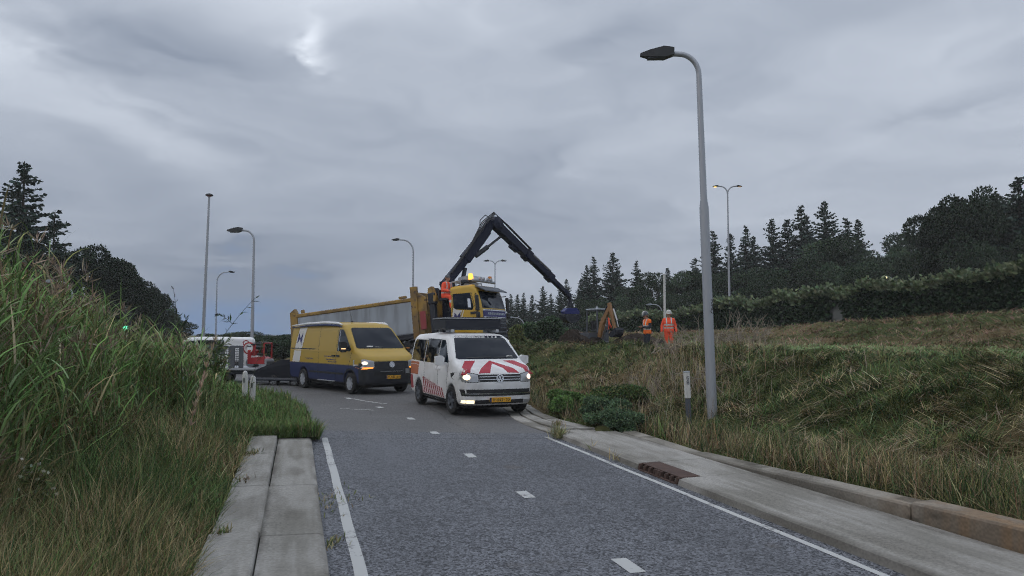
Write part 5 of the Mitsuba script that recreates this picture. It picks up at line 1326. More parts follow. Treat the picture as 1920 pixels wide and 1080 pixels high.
# tipping body
bk = part(t, 'tipper_body', cat(box(3.25, 0, 1.22, 6.1, 2.46, 0.10, 0.02), box(3.25, -1.16, 1.30, 6.1, 0.10, 0.16, 0.02), box(3.25, 1.16, 1.30, 6.1, 0.10, 0.16, 0.02), *[box(0.5 + 1.1 * k, 0, 1.13, 0.12, 2.2, 0.12) for k in range(6)]), 'black_metal', TM)
for s in (-1, 1):
    part(bk, 'side_board', box(3.28, s * 1.215, 2.03, 5.66, 0.045, 1.26, 0.012), 'alu_panel', TM, label='smooth grey side board')
    part(bk, 'top_rail', box(3.22, s * 1.205, 2.74, 5.9, 0.13, 0.15, 0.03), 'dusty_yellow', TM)
    part(bk, 'rear_post', cat(hull([(x_, s * (1.20 + dy), z_) for dy in (-0.09, 0.07) for x_, z_ in ((0.05, 1.0), (0.42, 1.0), (0.42, 2.86), (0.33, 3.05), (0.08, 2.90))])), 'dusty_yellow', TM)
    part(bk, 'front_post', cat(hull([(x_, s * (1.20 + dy), z_) for dy in (-0.08, 0.07) for x_, z_ in ((6.12, 1.15), (6.40, 1.15), (6.40, 3.24), (6.12, 3.24))])), 'dusty_yellow', TM)
    part(bk, 'rail_hook', cat(box(0.72, s * 1.20, 2.90, 0.16, 0.10, 0.14, 0.02), box(5.72, s * 1.20, 2.88, 0.34, 0.12, 0.10, 0.02)), 'dusty_yellow', TM, kind='stuff')
    part(bk, 'corner_gusset', hull([(x_, s * (1.18 + dy), z_) for dy in (-0.04, 0.04) for x_, z_ in ((6.40, 3.0), (6.40, 2.0), (6.80, 2.1), (6.80, 2.75))]), 'dusty_yellow', TM)
    part(bk, 'marker_board', box(6.62, s * 1.27, 1.86, 0.26, 0.03, 0.72, 0.01), 'dull_red_film', TM)
    part(bk, 'corner_panel', box(6.52, s * 1.18, 1.72, 0.24, 0.12, 1.3, 0.02), 'dusty_yellow', TM)
part(bk, 'front_wall', box(6.30, 0, 2.12, 0.08, 2.34, 1.8, 0.02), 'dusty_yellow', TM)
part(bk, 'tailgate', box(0.16, 0, 1.95, 0.08, 2.24, 1.35, 0.02), 'dusty_yellow', TM)
for k in range(4):
    wx = (1.55, 2.92, 6.10, 8.25)[k]
    for s in (-1, 1):
        wheel(t, 'wheel', wx, s * 1.03, 0.52, 0.36, TM, rim='galvanised', spokes=8)
for wx in (1.55, 2.92, 6.10):
    for s in (-1, 1):
        a = np.linspace(0.15, math.pi - 0.15, 12)
        part(t, 'mudguard', prism(Polygon(np.vstack([np.column_stack([wx + 0.66 * np.cos(a), 0.52 + 0.66 * np.sin(a)]), np.column_stack([wx + 0.62 * np.cos(a), 0.52 + 0.62 * np.sin(a)])[::-1]])), 'y', s * 1.03 - 0.2, s * 1.03 + 0.2), 'trailer_grey', TM)
part(t, 'fuel_tank', box(4.55, -1.0, 0.78, 1.2, 0.46, 0.56, 0.10), 'alu_panel', TM)
part(t, 'side_guard', cat(box(4.5, -1.22, 0.52, 2.2, 0.03, 0.12), box(4.5, 1.22, 0.52, 2.2, 0.03, 0.12)), 'galvanised', TM, kind='stuff')
part(t, 'rear_lamp_bar', box(0.12, 0, 0.85, 0.08, 2.4, 0.18, 0.02), 'dull_red_film', TM)
# stabiliser legs of the crane
for s in (-1, 1):
    ok = part(t, 'stabiliser', cat(box(7.02, s * 1.10, 1.70, 0.24, 0.24, 1.75, 0.04), box(7.02, s * 1.10, 2.68, 0.34, 0.32, 0.50, 0.06)), 'black_metal', TM)
    part(ok, 'cap', hull([(7.02 + a, s * 1.10 + b, z_) for a, b, z_ in ((-0.18, -0.16, 2.55), (0.20, -0.16, 2.55), (-0.18, 0.16, 2.55), (0.20, 0.16, 2.55), (-0.10, -0.12, 3.10), (0.05, -0.12, 3.16), (-0.10, 0.12, 3.10), (0.05, 0.12, 3.16), (0.20, 0, 2.85))]), 'dusty_yellow', TM)
    part(ok, 'rod', tube([(7.02, s * 1.10, 0.35), (7.02, s * 1.10, 1.0)], 0.06, 10), 'steel', TM)
# cab
CM = TM @ shift(8.20, 0, 0)
side_p = [(-0.42, 0.95), (-0.44, 2.96), (-0.36, 3.06), (0.30, 3.10), (0.62, 3.02), (0.78, 2.84), (1.0, 2.02), (1.07, 1.40), (1.07, 0.60), (1.0, 0.42), (0.30, 0.42), (0.25, 0.95)]
front_p = [(-1.20, 0.42), (-1.24, 0.7), (-1.22, 1.9), (-1.12, 2.95), (-1.02, 3.10), (1.02, 3.10), (1.12, 2.95), (1.22, 1.9), (1.24, 0.7), (1.20, 0.42)]
top_p = [(-0.45, -1.16), (-0.38, -1.24), (0.72, -1.25), (0.95, -1.16), (1.05, -0.9), (1.10, -0.4), (1.10, 0.4), (1.05, 0.9), (0.95, 1.16), (0.72, 1.25), (-0.38, 1.24), (-0.45, 1.16)]
S = Shell(side_p, front_p, top_p, arches=((0.05, 0.55),), arch_r=0.62, h=0.045, r=0.05, k=0.14)
bm = S.mesh()
x_, y_, z_ = bm.vertices.T
yl, bk_, gr_ = np.array([0.56, 0.34, 0.022]), np.array([0.014, 0.016, 0.026]), np.array([0.20, 0.21, 0.21])
c = np.tile(yl, (len(x_), 1))
c = np.where(((x_ > 0.98) & (z_ < 2.02))[:, None], bk_, c)
c = np.where(((z_ < 0.78) & (x_ < 0.7))[:, None], bk_, c)
c = np.where(((z_ > 3.02) & (x_ > 0.1))[:, None], gr_, c)
ck = part(t, 'cab', bm, 'paint_vc', CM, smooth=True, color=c)
part(ck, 'windscreen', S.patch([(-1.06, 2.06), (1.06, 2.06), (1.00, 2.74), (-1.00, 2.74)], 'x+', 0.008), 'glass_dark', CM, smooth=30)
part(ck, 'sun_visor', hull([(0.72, y_, 2.98) for y_ in (-1.08, 1.08)] + [(1.12, y_, 2.76) for y_ in (-1.02, 1.02)] + [(0.74, y_, 2.93) for y_ in (-1.08, 1.08)] + [(1.13, y_, 2.71) for y_ in (-1.02, 1.02)]), 'trailer_grey', CM)
for s, ax in ((-1, 'y-'), (1, 'y+')):
    part(ck, 'side_window', S.patch([(-0.24, 2.20), (-0.14, 2.12), (0.58, 2.02), (0.64, 2.15), (0.52, 2.70), (-0.24, 2.74)], ax, 0.008), 'glass_dark', CM, smooth=30)
    part(ck, 'window_reflection_strip', S.patch([(0.40, 2.14), (0.54, 2.12), (0.51, 2.46), (0.40, 2.50)], ax, 0.012), 'chrome', CM)
    part(ck, 'door_gap', S.patch(shapely.union_all([stroke([(-0.28, 1.0), (-0.28, 2.72)], 0.02), stroke([(0.70, 1.2), (0.74, 1.9), (0.56, 2.72)], 0.02)]), ax, 0.003), 'black_plastic', CM)
    part(ck, 'air_vent', S.patch(shapely.union_all([shapely.box(-0.41, 1.66 + 0.11 * k, -0.30, 1.71 + 0.11 * k) for k in range(6)]), ax, 0.012), 'dusty_yellow', CM, kind='stuff')
    pk = part(ck, 'livery_panel', S.patch([(-0.42, 1.55), (-0.27, 2.06), (-0.22, 2.27), (-0.10, 2.10), (0.22, 2.05), (0.02, 1.55)], ax, 0.006), 'white_matt', CM, label='white slanted panel with the dark swallow mark')
    part(pk, 'border', S.patch(stroke([(-0.05, 1.55), (0.16, 2.05)], 0.05), ax, 0.010), 'yellow_paint', CM)
    for q_ in bird(-0.10, 1.84, 0.34):
        part(pk, 'mark', S.patch(q_, ax, 0.012, deep=0.0), 'logo_blue', CM)
    part(ck, 'lettering', S.patch(shapely.union_all([shapely.box(0.16 + 0.08 * k, 1.66, 0.22 + 0.08 * k, 1.69) for k in range(6)]), ax, 0.006, deep=0.0), 'dull_red_film', CM, kind='stuff')
    part(ck, 'door_handle', S.patch(shapely.box(0.50, 1.86, 0.80, 1.95), ax, 0.03), 'black_plastic', CM)
    part(ck, 'step_trim', S.patch([(-0.2, 1.34), (0.64, 1.34), (0.64, 1.46), (-0.2, 1.46)], ax, 0.008), 'black_plastic', CM)
    part(ck, 'silver_trim', S.patch([(0.56, 0.88), (0.95, 0.88), (0.95, 0.94), (0.56, 0.94)], ax, 0.02), 'steel', CM)
    lp = [(s * 0.74, 0.60), (s * 1.10, 0.64), (s * 1.14, 0.82), (s * 0.74, 0.80)]
    hk = part(ck, 'headlight', S.patch(lp, 'x+', 0.012), 'lens_glass', CM)
    part(hk, 'lamp', S.patch([(s * 0.98, 0.66), (s * 1.10, 0.68), (s * 1.10, 0.80), (s * 0.98, 0.78)], 'x+', 0.018), 'lamp_lit', CM, emit=(0.22, 0.22, 0.2))
    mk = part(ck, 'mirror', cat(box(0.92, s * 1.42, 2.25, 0.10, 0.20, 0.62, 0.03), box(0.92, s * 1.42, 1.80, 0.10, 0.20, 0.22, 0.03), tube([(0.74, s * 1.18, 2.60), (0.90, s * 1.40, 2.62)], 0.02, 6), tube([(0.86, s * 1.20, 1.75), (0.92, s * 1.40, 1.72)], 0.02, 6)), 'black_plastic', CM, kind='stuff')
part(ck, 'front_band', S.patch([(-1.08, 1.70), (1.08, 1.70), (1.06, 1.98), (-1.06, 1.98)], 'x+', 0.006), 'logo_blue', CM, smooth=30)
for z_ in (1.70, 1.98):
    part(ck, 'chrome_line', S.patch(shapely.box(-1.06, z_ - 0.018, 1.06, z_ + 0.018), 'x+', 0.02), 'chrome', CM, smooth=30)
part(ck, 'front_lettering', S.patch(shapely.union_all([shapely.box(-0.72 + 0.16 * k, 1.80, -0.61 + 0.16 * k, 1.89) for k in range(10)]), 'x+', 0.012, deep=0.0), 'alu_panel', CM, kind='stuff')
for z_ in (0.95, 1.12, 1.29, 1.46):
    part(ck, 'grille_bar', S.patch(shapely.box(-0.80, z_ - 0.03, 0.80, z_ + 0.03), 'x+', 0.03), 'trailer_grey', CM)
part(ck, 'badge', S.patch(stroke([(-0.10, 1.64), (0.0, 1.56), (0.10, 1.64)], 0.04), 'x+', 0.04), 'chrome', CM)
plate(ck, CM, 1.085, 0.0, 0.50, 'BX-VL-04')
rk = part(ck, 'roof_rack', cat(*[tube([(-0.40, s * 0.95, 3.22), (0.05, s * 0.95, 3.26)], 0.03, 8) for s in (-1, 1)], *[tube([(x_, -0.95, 3.23), (x_, 0.95, 3.23)], 0.025, 6) for x_ in (-0.34, -0.15, 0.04)], *[tube([(x_, s * 0.95, 3.05), (x_, s * 0.95, 3.23)], 0.02, 6) for s in (-1, 1) for x_ in (-0.34, -0.15, 0.04)]), 'galvanised', CM, kind='stuff')
part(ck, 'roof_box', hull([(x_, y_, z_) for x_, z_ in ((-0.30, 3.27), (0.40, 3.27), (-0.22, 3.44), (0.30, 3.46)) for y_ in (-0.55, 0.55)]), 'alu_panel', CM, label='rounded grey box on the cab roof')
part(ck, 'lamp_bar', cat(box(0.62, 0, 3.20, 0.14, 2.0, 0.10, 0.03), *[lathe([(0, -0.04), (0.06, -0.04), (0.065, 0.04), (0, 0.05)], 14, 'x', (0.70, y_, 3.28)) for y_ in (-0.5, -0.2, 0.2, 0.5)]), 'galvanised', CM, kind='stuff')
for s in (-1, 1):
    bk = part(ck, 'beacon', lathe([(0, 0), (0.10, 0), (0.10, 0.16), (0.06, 0.23), (0, 0.24)], 16, 'z', (0.48, s * 0.88, 3.25)), 'amber', CM, smooth=40, emit=(0.55, 0.20, 0.03) if s < 0 else None)
part(t, 'cab_rear_box', box(7.55, 0.3, 1.5, 0.3, 1.4, 1.0, 0.04), 'black_metal', TM)

# the crane: built in the world, it slews from the lorry's near side towards the digger
base = (TM @ np.array([7.36, -0.28, 0, 1]))[:3]
upv = TM[:3, 2]
foot, head = base + upv * 1.0, base + upv * 3.02
slew = np.array([5.2, 5.5, 0]); slew /= np.linalg.norm(slew)
knee0 = head + np.array([-0.10, -0.02, 0.32])
apex = np.array([-0.76, 32.3, 6.62])
tip = np.array([2.72, 36.2, 3.72])
crk = part(t, 'crane', cat(tube([foot, base + upv * 1.6], 0.44, 14), beam(base + upv * 1.4, head, 0.62, 0.62, 0.44, 0.46), hull([head + np.array(d) for d in ((-0.30, -0.22, -0.1), (0.28, -0.22, -0.1), (-0.30, 0.22, -0.1), (0.28, 0.22, -0.1), (-0.38, -0.2, 0.32), (0.20, -0.2, 0.52), (-0.38, 0.2, 0.32), (0.20, 0.2, 0.52))])), 'crane_paint', kind=None, label='dark column of the folding crane')
m1 = knee0 + (apex - knee0) * 0.52
ax1 = (apex - knee0) / np.linalg.norm(apex - knee0)
sd1 = np.cross(slew, [0, 0, 1.0])
n1 = np.cross(sd1, ax1); n1 *= np.sign(n1[2])
part(crk, 'main_boom', cat(beam(knee0 - ax1 * 0.25, m1 + ax1 * 0.1, 0.30, 0.32), beam(m1 - ax1 * 0.5, apex - ax1 * 0.5 + n1 * 0.05, 0.36, 0.44, 0.32, 0.36), beam(apex - ax1 * 1.1 + n1 * 0.02, apex - ax1 * 0.1 + n1 * 0.16, 0.34, 0.40, 0.34, 0.34)), 'crane_paint')
part(crk, 'knuckle', cat(lathe([(0, -0.30), (0.26, -0.24), (0.26, 0.24), (0, 0.30)], 18, 'y'), box(0.12, 0, -0.06, 0.5, 0.5, 0.34, 0.06)), 'crane_paint', np.vstack([np.column_stack([slew, np.cross([0, 0, 1.0], slew), [0, 0, 1.0], apex]), [0, 0, 0, 1]]))
ax2 = (tip - apex) / np.linalg.norm(tip - apex)
n2 = np.cross(np.cross(slew, [0, 0, 1.0]), ax2); n2 *= np.sign(n2[2])
Lb = np.linalg.norm(tip - apex)
part(crk, 'outer_boom', cat(beam(apex - ax2 * 0.2, apex + ax2 * Lb * 0.40, 0.34, 0.40, 0.32, 0.36), beam(apex + ax2 * Lb * 0.22 - n2 * 0.25, apex + ax2 * Lb * 0.30 - n2 * 0.22, 0.2, 0.16), beam(apex + ax2 * Lb * 0.38, apex + ax2 * Lb * 0.44, 0.40, 0.44)), 'crane_paint')
part(crk, 'boom_extension', cat(beam(apex + ax2 * Lb * 0.42, apex + ax2 * Lb * 0.74, 0.26, 0.29), beam(apex + ax2 * Lb * 0.68, apex + ax2 * Lb * 0.745, 0.34, 0.37)), 'crane_paint')
part(crk, 'boom_extension', beam(apex + ax2 * Lb * 0.72, tip, 0.20, 0.22), 'crane_paint')
part(crk, 'lift_cylinder', cat(tube([head - upv * 0.75 + slew * 0.35, knee0 + ax1 * 1.05 - n1 * 0.26], 0.09, 8)), 'black_metal')
part(crk, 'knuckle_cylinder', cat(tube([m1 - n1 * 0.30, apex - ax1 * 0.95 - n1 * 0.48], 0.105, 8), tube([apex - ax1 * 0.95 - n1 * 0.48, apex + ax2 * 0.62 - n2 * 0.26], 0.055, 8)), 'black_metal', kind='stuff')
part(crk, 'extension_cylinder', tube([apex + ax2 * Lb * 0.44 + n2 * 0.25, apex + ax2 * Lb * 0.70 + n2 * 0.27], 0.05, 8), 'steel')
rg = np.random.default_rng(8)
hz_ = []
for k in range(4):
    o = np.cross(slew, [0, 0, 1.0]) * (0.22 - 0.03 * k)
    hz_.append(tube([knee0 + ax1 * 0.3 + o + n1 * 0.2, m1 + o + n1 * 0.30, apex - ax1 * 0.5 + o + n1 * (0.42 + 0.05 * k), apex + o + np.array([-.1, -.1, 0.36 + 0.03 * k]), apex + ax2 * 0.6 + o + n2 * 0.28, apex + ax2 * Lb * 0.4 + o + n2 * 0.25], 0.022, 5))
hz_.append(tube([apex - ax1 * 0.7 + n1 * 0.4, apex - ax1 * 0.45 + n1 * 0.62, apex - ax1 * 0.1 + n1 * 0.58, apex + n1 * 0.3], 0.02, 5))
part(crk, 'hose', cat(*hz_), 'black_plastic', kind='stuff')
part(crk, 'side_valve', cat(box(*(head + np.array([-0.50, -0.1, -0.05])), 0.22, 0.2, 0.26, 0.04), tube([head + [-0.55, -0.1, -0.05], head + [-0.25, -0.1, -0.4]], 0.05, 6)), 'black_metal')
sk = part(crk, 'high_seat', cat(hull([(TM @ np.array([x_, y_, z_, 1]))[:3] for x_ in (7.30, 7.72) for y_ in (-1.10, -0.68) for z_ in (2.56, 2.64)]), hull([(TM @ np.array([x_, y_, z_, 1]))[:3] for x_ in (7.28, 7.34) for y_ in (-1.10, -0.68) for z_ in (2.62, 3.0)]),
                              tube([(TM @ np.array([7.4, -0.5, 2.3, 1]))[:3], (TM @ np.array([7.5, -0.88, 2.56, 1]))[:3]], 0.05, 6), hull([(TM @ np.array([x_, y_, z_, 1]))[:3] for x_ in (7.62, 8.0) for y_ in (-1.1, -0.7) for z_ in (2.06, 2.10)]), tube([(TM @ np.array([7.66, -0.9, 2.1, 1]))[:3], (TM @ np.array([7.5, -0.88, 2.6, 1]))[:3]], 0.03, 6)), 'black_metal', kind='stuff')
part(crk, 'control_lever', cat(tube([(TM @ np.array([7.95, -0.85, 3.02, 1]))[:3], (TM @ np.array([8.35, -0.85, 3.14, 1]))[:3]], 0.035, 6), box(*(TM @ np.array([8.42, -0.85, 3.2, 1]))[:3], 0.34, 0.16, 0.14, 0.03), tube([(TM @ np.array([7.75, -0.85, 2.6, 1]))[:3], (TM @ np.array([7.95, -0.85, 3.02, 1]))[:3]], 0.03, 6)), 'black_metal', kind='stuff')
# rotator and clamshell grab
gk = part(crk, 'rotator', cat(tube([tip, tip + [0.03, 0.02, -0.30]], 0.09, 10), box(*(tip + np.array([0.03, 0.02, -0.36])), 0.24, 0.24, 0.14, 0.03), lathe([(0, 0), (0.16, 0), (0.16, 0.16), (0, 0.16)], 14, 'z', tip + [0.03, 0.02, -0.56])), 'black_metal', kind='stuff')
gc = tip + np.array([0.03, 0.02, -0.87])
GM = np.eye(4); GM[:3, :3] = np.column_stack([[0.92, 0.39, 0], [-0.39, 0.92, 0], [0, 0, 1]]) * 0.78; GM[:3, 3] = gc
part(crk, 'grab_frame', hull([(x_, y_, z_) for x_, z_ in ((-0.46, 0.05), (0.46, 0.05), (-0.30, 0.40), (0.30, 0.40), (-0.52, 0.2), (0.52, 0.2)) for y_ in (-0.26, 0.26)]), 'grab_blue', GM, label='blue head of the clamshell grab')
for s in (-1, 1):
    a = np.linspace(0, math.pi / 2, 8)
    part(crk, 'grab_shell', prism(Polygon([(0, 0.02), (s * 0.55, 0.02)] + [(s * (0.56 * math.cos(b)), -0.50 * math.sin(b)) for b in a] ), 'y', -0.36, 0.36), 'black_metal', GM)

# earth heap below the grab
def lumps(p, n, uv_):
    a = fbm(p.x * 3.0, p.y * 3.0, p.z * 3.0, octaves=4)
    return mix((0.022, 0.018, 0.016), (0.060, 0.047, 0.038), a)
mat('m_earth', mikit.proc(lumps), 0.95, spec=0.1)
def heap(key_label, x, y, rx, ry, h, seed):
    tt = thing('earth_heap', key_label, 'earth heap')
    m = trimesh.creation.icosphere(4)
    v = m.vertices.copy()
    nn = meshkit.fbm(v * 2.2 + seed, 4, seed)[:, None]
    v *= 0.72 + 0.56 * nn
    z0 = float(height(np.array([x]), np.array([y]), False)[0])
    v = v * [rx, ry, h] + [x, y, z0]
    put(tt, trimesh.Trimesh(v, m.faces, process=False), 'm_earth', smooth=60)
heap('dark heap of earth below the blue grab', 2.95, 37.6, 0.75, 0.7, 0.95, 3)
heap('long low heap of dark earth right of the digger', 6.0, 37.0, 1.5, 0.9, 0.95, 5)
heap('low heap of pale soil left of the digger bucket', 3.9, 38.6, 0.9, 0.7, 0.75, 9)
tt = thing('white_bag', 'crumpled white bag lying on the crest in front of the earth heap', 'bag')
m = trimesh.creation.icosphere(3)
v = m.vertices * (0.7 + 0.6 * meshkit.fbm(m.vertices * 1.7 + 3, 3, 4))[:, None] * [0.32, 0.2, 0.14]
put(tt, trimesh.Trimesh(v + [5.15, 33.6, float(height(np.array([5.15]), np.array([33.6]))[0]) + 0.07 + 0.36], m.faces, process=False), 'white_matt', smooth=60)

# ------------------------------------------------------------------ the mini digger
gz = float(height(np.array([4.5]), np.array([38.2]), False)[0])
DM = frame((4.10, 38.9, gz), (0.50, -0.866)) @ np.diag([0.86, 0.86, 0.86, 1.0])
t = thing('mini_digger', 'orange mini digger with its boom raised, working behind the crest', 'digger')
for s in (-1, 1):
    a = np.linspace(math.pi / 2, 3 * math.pi / 2, 9)
    tr_ = Polygon(np.vstack([np.column_stack([-0.75 + 0.26 * np.cos(a), 0.27 + 0.26 * np.sin(a)]), np.column_stack([0.75 - 0.26 * np.cos(a), 0.27 - 0.26 * np.sin(a)])]))
    k_ = part(t, 'track', prism(tr_, 'y', s * 0.62 - 0.16, s * 0.62 + 0.16), 'rubber', DM)
    for wx in (-0.75, -0.25, 0.25, 0.75):
        part(k_, 'roller', lathe([(0, -0.02), (0.16, -0.02), (0.16, 0.02), (0, 0.02)], 14, 'y', (wx, s * 0.79, 0.27)), 'black_metal', DM)
part(t, 'undercarriage', box(0, 0, 0.38, 1.1, 0.95, 0.22, 0.03), 'black_metal', DM)
part(t, 'house', cat(hull([(x_, y_, z_) for x_, y_ in ((-0.95, -0.5), (-0.95, 0.5), (-0.75, -0.72), (-0.75, 0.72), (0.55, -0.72), (0.55, 0.72)) for z_ in (0.55, 1.12)]), box(0.2, 0, 0.56, 0.9, 1.3, 0.12, 0.03)), 'trailer_grey', DM)
part(t, 'counterweight', hull([(x_, y_, z_) for x_, y_ in ((-1.08, -0.45), (-1.08, 0.45), (-0.85, -0.70), (-0.85, 0.70)) for z_ in (0.60, 1.05)]), 'black_metal', DM)
cabk = part(t, 'cab_frame', cat(*[tube([(x_, y_, 1.1), (x_ * 0.92, y_, 2.42)], 0.045, 6) for x_ in (-0.55, 0.52) for y_ in (-0.05, 0.66)], *[tube([(x_, -0.05, 2.42), (x_, 0.66, 2.42)], 0.04, 6) for x_ in (-0.5, 0.48)], *[tube([(-0.5, y_, 2.42), (0.48, y_, 2.42)], 0.04, 6) for y_ in (-0.05, 0.66)]), 'trailer_grey', DM, kind='stuff')
part(cabk, 'roof', box(0, 0.30, 2.47, 1.15, 0.86, 0.09, 0.03), 'alu_panel', DM)
part(cabk, 'beacon', lathe([(0, 0), (0.08, 0), (0.07, 0.12), (0, 0.14)], 12, 'z', (0.0, 0.3, 2.52)), 'galvanised', DM)
part(cabk, 'seat', cat(box(-0.1, 0.3, 1.22, 0.45, 0.45, 0.12, 0.03), box(-0.34, 0.3, 1.52, 0.10, 0.42, 0.55, 0.03)), 'black_plastic', DM, kind='stuff')
b0, b1, b2, b3 = (0.75, -0.05, 0.85), (1.0, -0.05, 1.70), (1.75, -0.05, 2.62), (2.15, -0.05, 1.35)
part(t, 'boom', cat(beam(b0, b1, 0.22, 0.30, 0.22, 0.34), beam((1.02, -0.05, 1.66), b2, 0.20, 0.32, 0.16, 0.22)), 'digger_orange', DM)
part(t, 'stick', cat(beam((1.62, -0.05, 2.78), b3, 0.16, 0.24, 0.14, 0.16)), 'digger_orange', DM)
part(t, 'boom_cylinder', cat(tube([(0.95, -0.05, 0.75), (1.35, -0.05, 1.5)], 0.06, 8), tube([(1.3, -0.05, 1.4), (1.45, -0.05, 1.95)], 0.035, 8)), 'steel', DM, kind='stuff')
part(t, 'stick_cylinder', cat(tube([(1.15, -0.05, 2.15), (1.42, -0.05, 2.60)], 0.055, 8), tube([(1.38, -0.05, 2.52), (1.62, -0.05, 2.84)], 0.03, 8)), 'black_metal', DM, kind='stuff')
part(t, 'bucket_cylinder', cat(tube([(1.90, 0.05, 2.45), (2.22, 0.05, 1.8)], 0.05, 8), tube([(2.19, 0.05, 1.85), (2.34, 0.05, 1.42)], 0.03, 8)), 'steel', DM, kind='stuff')
a = np.linspace(-0.5, 2.6, 10)
part(t, 'bucket', prism(Polygon(np.vstack([np.column_stack([2.22 + 0.36 * np.cos(-a), 1.20 + 0.36 * np.sin(-a)])])), 'y', -0.34, 0.24), 'black_metal', DM)
part(t, 'dozer_blade', hull([(x_, y_, z_) for x_, z_ in ((1.12, 0.05), (1.18, 0.05), (1.20, 0.42), (1.14, 0.42)) for y_ in (-0.75, 0.75)]), 'digger_orange', DM)

# ------------------------------------------------------------------ the flat trailer, the red machine on it and the dark low trailer
LM = frame((-12.35, 31.5, -0.10), (0.985, -0.17))
t = thing('flat_trailer', 'grey flat trailer with a mesh side board, standing behind the white bollards', 'trailer')
part(t, 'deck', box(0, 0, 0.66, 5.2, 1.9, 0.10, 0.015), 'galvanised', LM)
part(t, 'frame', cat(box(0, 0.7, 0.53, 5.0, 0.10, 0.16), box(0, -0.7, 0.53, 5.0, 0.10, 0.16)), 'black_metal', LM, kind='stuff')
part(t, 'top_rail', cat(box(-0.3, -0.93, 1.52, 4.5, 0.05, 0.06), box(-0.3, 0.93, 1.52, 4.5, 0.05, 0.06)), 'trailer_grey', LM, kind='stuff')
for k in range(12):
    part(t, 'post', box(-2.5 + 4.4 * k / 11, -0.93, 1.11, 0.20 if k % 2 else 0.24, 0.04, 0.80, 0.008), 'trailer_grey', LM)
msh = [box(-0.3, -0.93, 0.80 + 0.09 * k, 4.4, 0.012, 0.02) for k in range(8)] + [box(-2.5 + 0.09 * k, -0.945, 1.11, 0.014, 0.012, 0.78) for k in range(49)]
part(t, 'mesh_side', cat(*msh), 'trailer_grey', LM, kind='stuff')
for wx in (-0.6, 0.35):
    for s in (-1, 1):
        wheel(t, 'wheel', wx, s * 0.86, 0.30, 0.20, LM)
part(t, 'mudguard', cat(box(-0.12, -0.98, 0.64, 1.9, 0.24, 0.04, 0.01), box(-0.12, 0.98, 0.64, 1.9, 0.24, 0.04, 0.01)), 'black_plastic', LM, kind='stuff')

RM = LM @ shift(2.25, -0.1, 0.715) @ np.diag([0.82, 0.82, 0.82, 1])
t = thing('red_machine', 'small red roller machine with a roll bar and reel on the end of the trailer', 'machine')
part(t, 'body', cat(hull([(x_, y_, z_) for x_, z_ in ((-0.42, 0.16), (0.46, 0.16), (0.46, 0.42), (0.20, 0.50), (-0.42, 0.46)) for y_ in (-0.42, 0.42)]), box(-0.36, 0, 0.62, 0.2, 0.8, 0.44, 0.04)), 'machine_red', RM)
part(t, 'engine_cover', hull([(x_, y_, z_) for x_, z_ in ((-0.30, 0.44), (0.14, 0.44), (-0.26, 0.56), (0.10, 0.56)) for y_ in (-0.36, 0.36)]), 'white_paint', RM)
part(t, 'reel', moved(lathe([(0.18, -0.06), (0.30, -0.06), (0.30, 0.06), (0.18, 0.06), (0.18, -0.06)], 22, 'y'), shift(-0.40, -0.30, 0.92)), 'machine_red', RM)
part(t, 'reel_rim', moved(lathe([(0.17, -0.07), (0.23, -0.07), (0.23, 0.07), (0.17, 0.07), (0.17, -0.07)], 22, 'y'), shift(-0.40, -0.31, 0.92)), 'white_matt', RM)
part(t, 'roll_bar', cat(tube([(0.42, -0.38, 0.40), (0.42, -0.38, 1.16), (0.42, 0.38, 1.16), (0.42, 0.38, 0.40)], 0.042, 8), tube([(-0.10, -0.38, 0.55), (-0.02, -0.38, 1.14)], 0.03, 8), tube([(-0.10, 0.38, 0.55), (-0.02, 0.38, 1.14)], 0.03, 8)), 'machine_red', RM, kind='stuff')
part(t, 'canopy_bar', cat(tube([(-0.25, -0.38, 1.10), (0.42, -0.38, 1.17)], 0.035, 8), tube([(-0.25, 0.38, 1.22), (0.42, 0.38, 1.17)], 0.035, 8), box(0.1, 0, 1.18, 0.6, 0.76, 0.03)), 'black_metal', RM, kind='stuff')
part(t, 'seat', cat(box(0.1, 0, 0.62, 0.34, 0.36, 0.10, 0.03), box(0.26, 0, 0.80, 0.08, 0.36, 0.32, 0.03)), 'black_plastic', RM, kind='stuff')
for wx in (-0.30, 0.36):
    part(t, 'roller', lathe([(0, -0.40), (0.22, -0.40), (0.22, 0.40), (0, 0.40)], 20, 'y', (wx, 0, 0.22)), 'steel', RM, smooth=30)

KM = frame((-8.45, 29.9, -0.05), (0.95, -0.31))
t = thing('low_trailer', 'low dark trailer under a black tarpaulin between the flat trailer and the yellow van', 'trailer')
part(t, 'tarpaulin', hull([(x_, y_, z_) for x_, z_, w_ in ((-1.25, 0.30, 0.85), (1.5, 0.30, 0.9), (-1.15, 0.62, 0.8), (-0.2, 1.0, 0.62), (1.4, 1.02, 0.7)) for y_ in (-w_, w_)]), 'tarp', KM)
part(t, 'load_frame', box(0.1, 0, 0.28, 2.9, 1.9, 0.12, 0.02), 'black_metal', KM)
part(t, 'edge_strip', box(0.1, -0.955, 0.30, 2.9, 0.02, 0.05), 'trailer_grey', KM)
for s in (-1, 1):
    for wx in (-0.3, 0.6):
        wheel(t, 'wheel', wx, s * 0.82, 0.22, 0.16, KM)

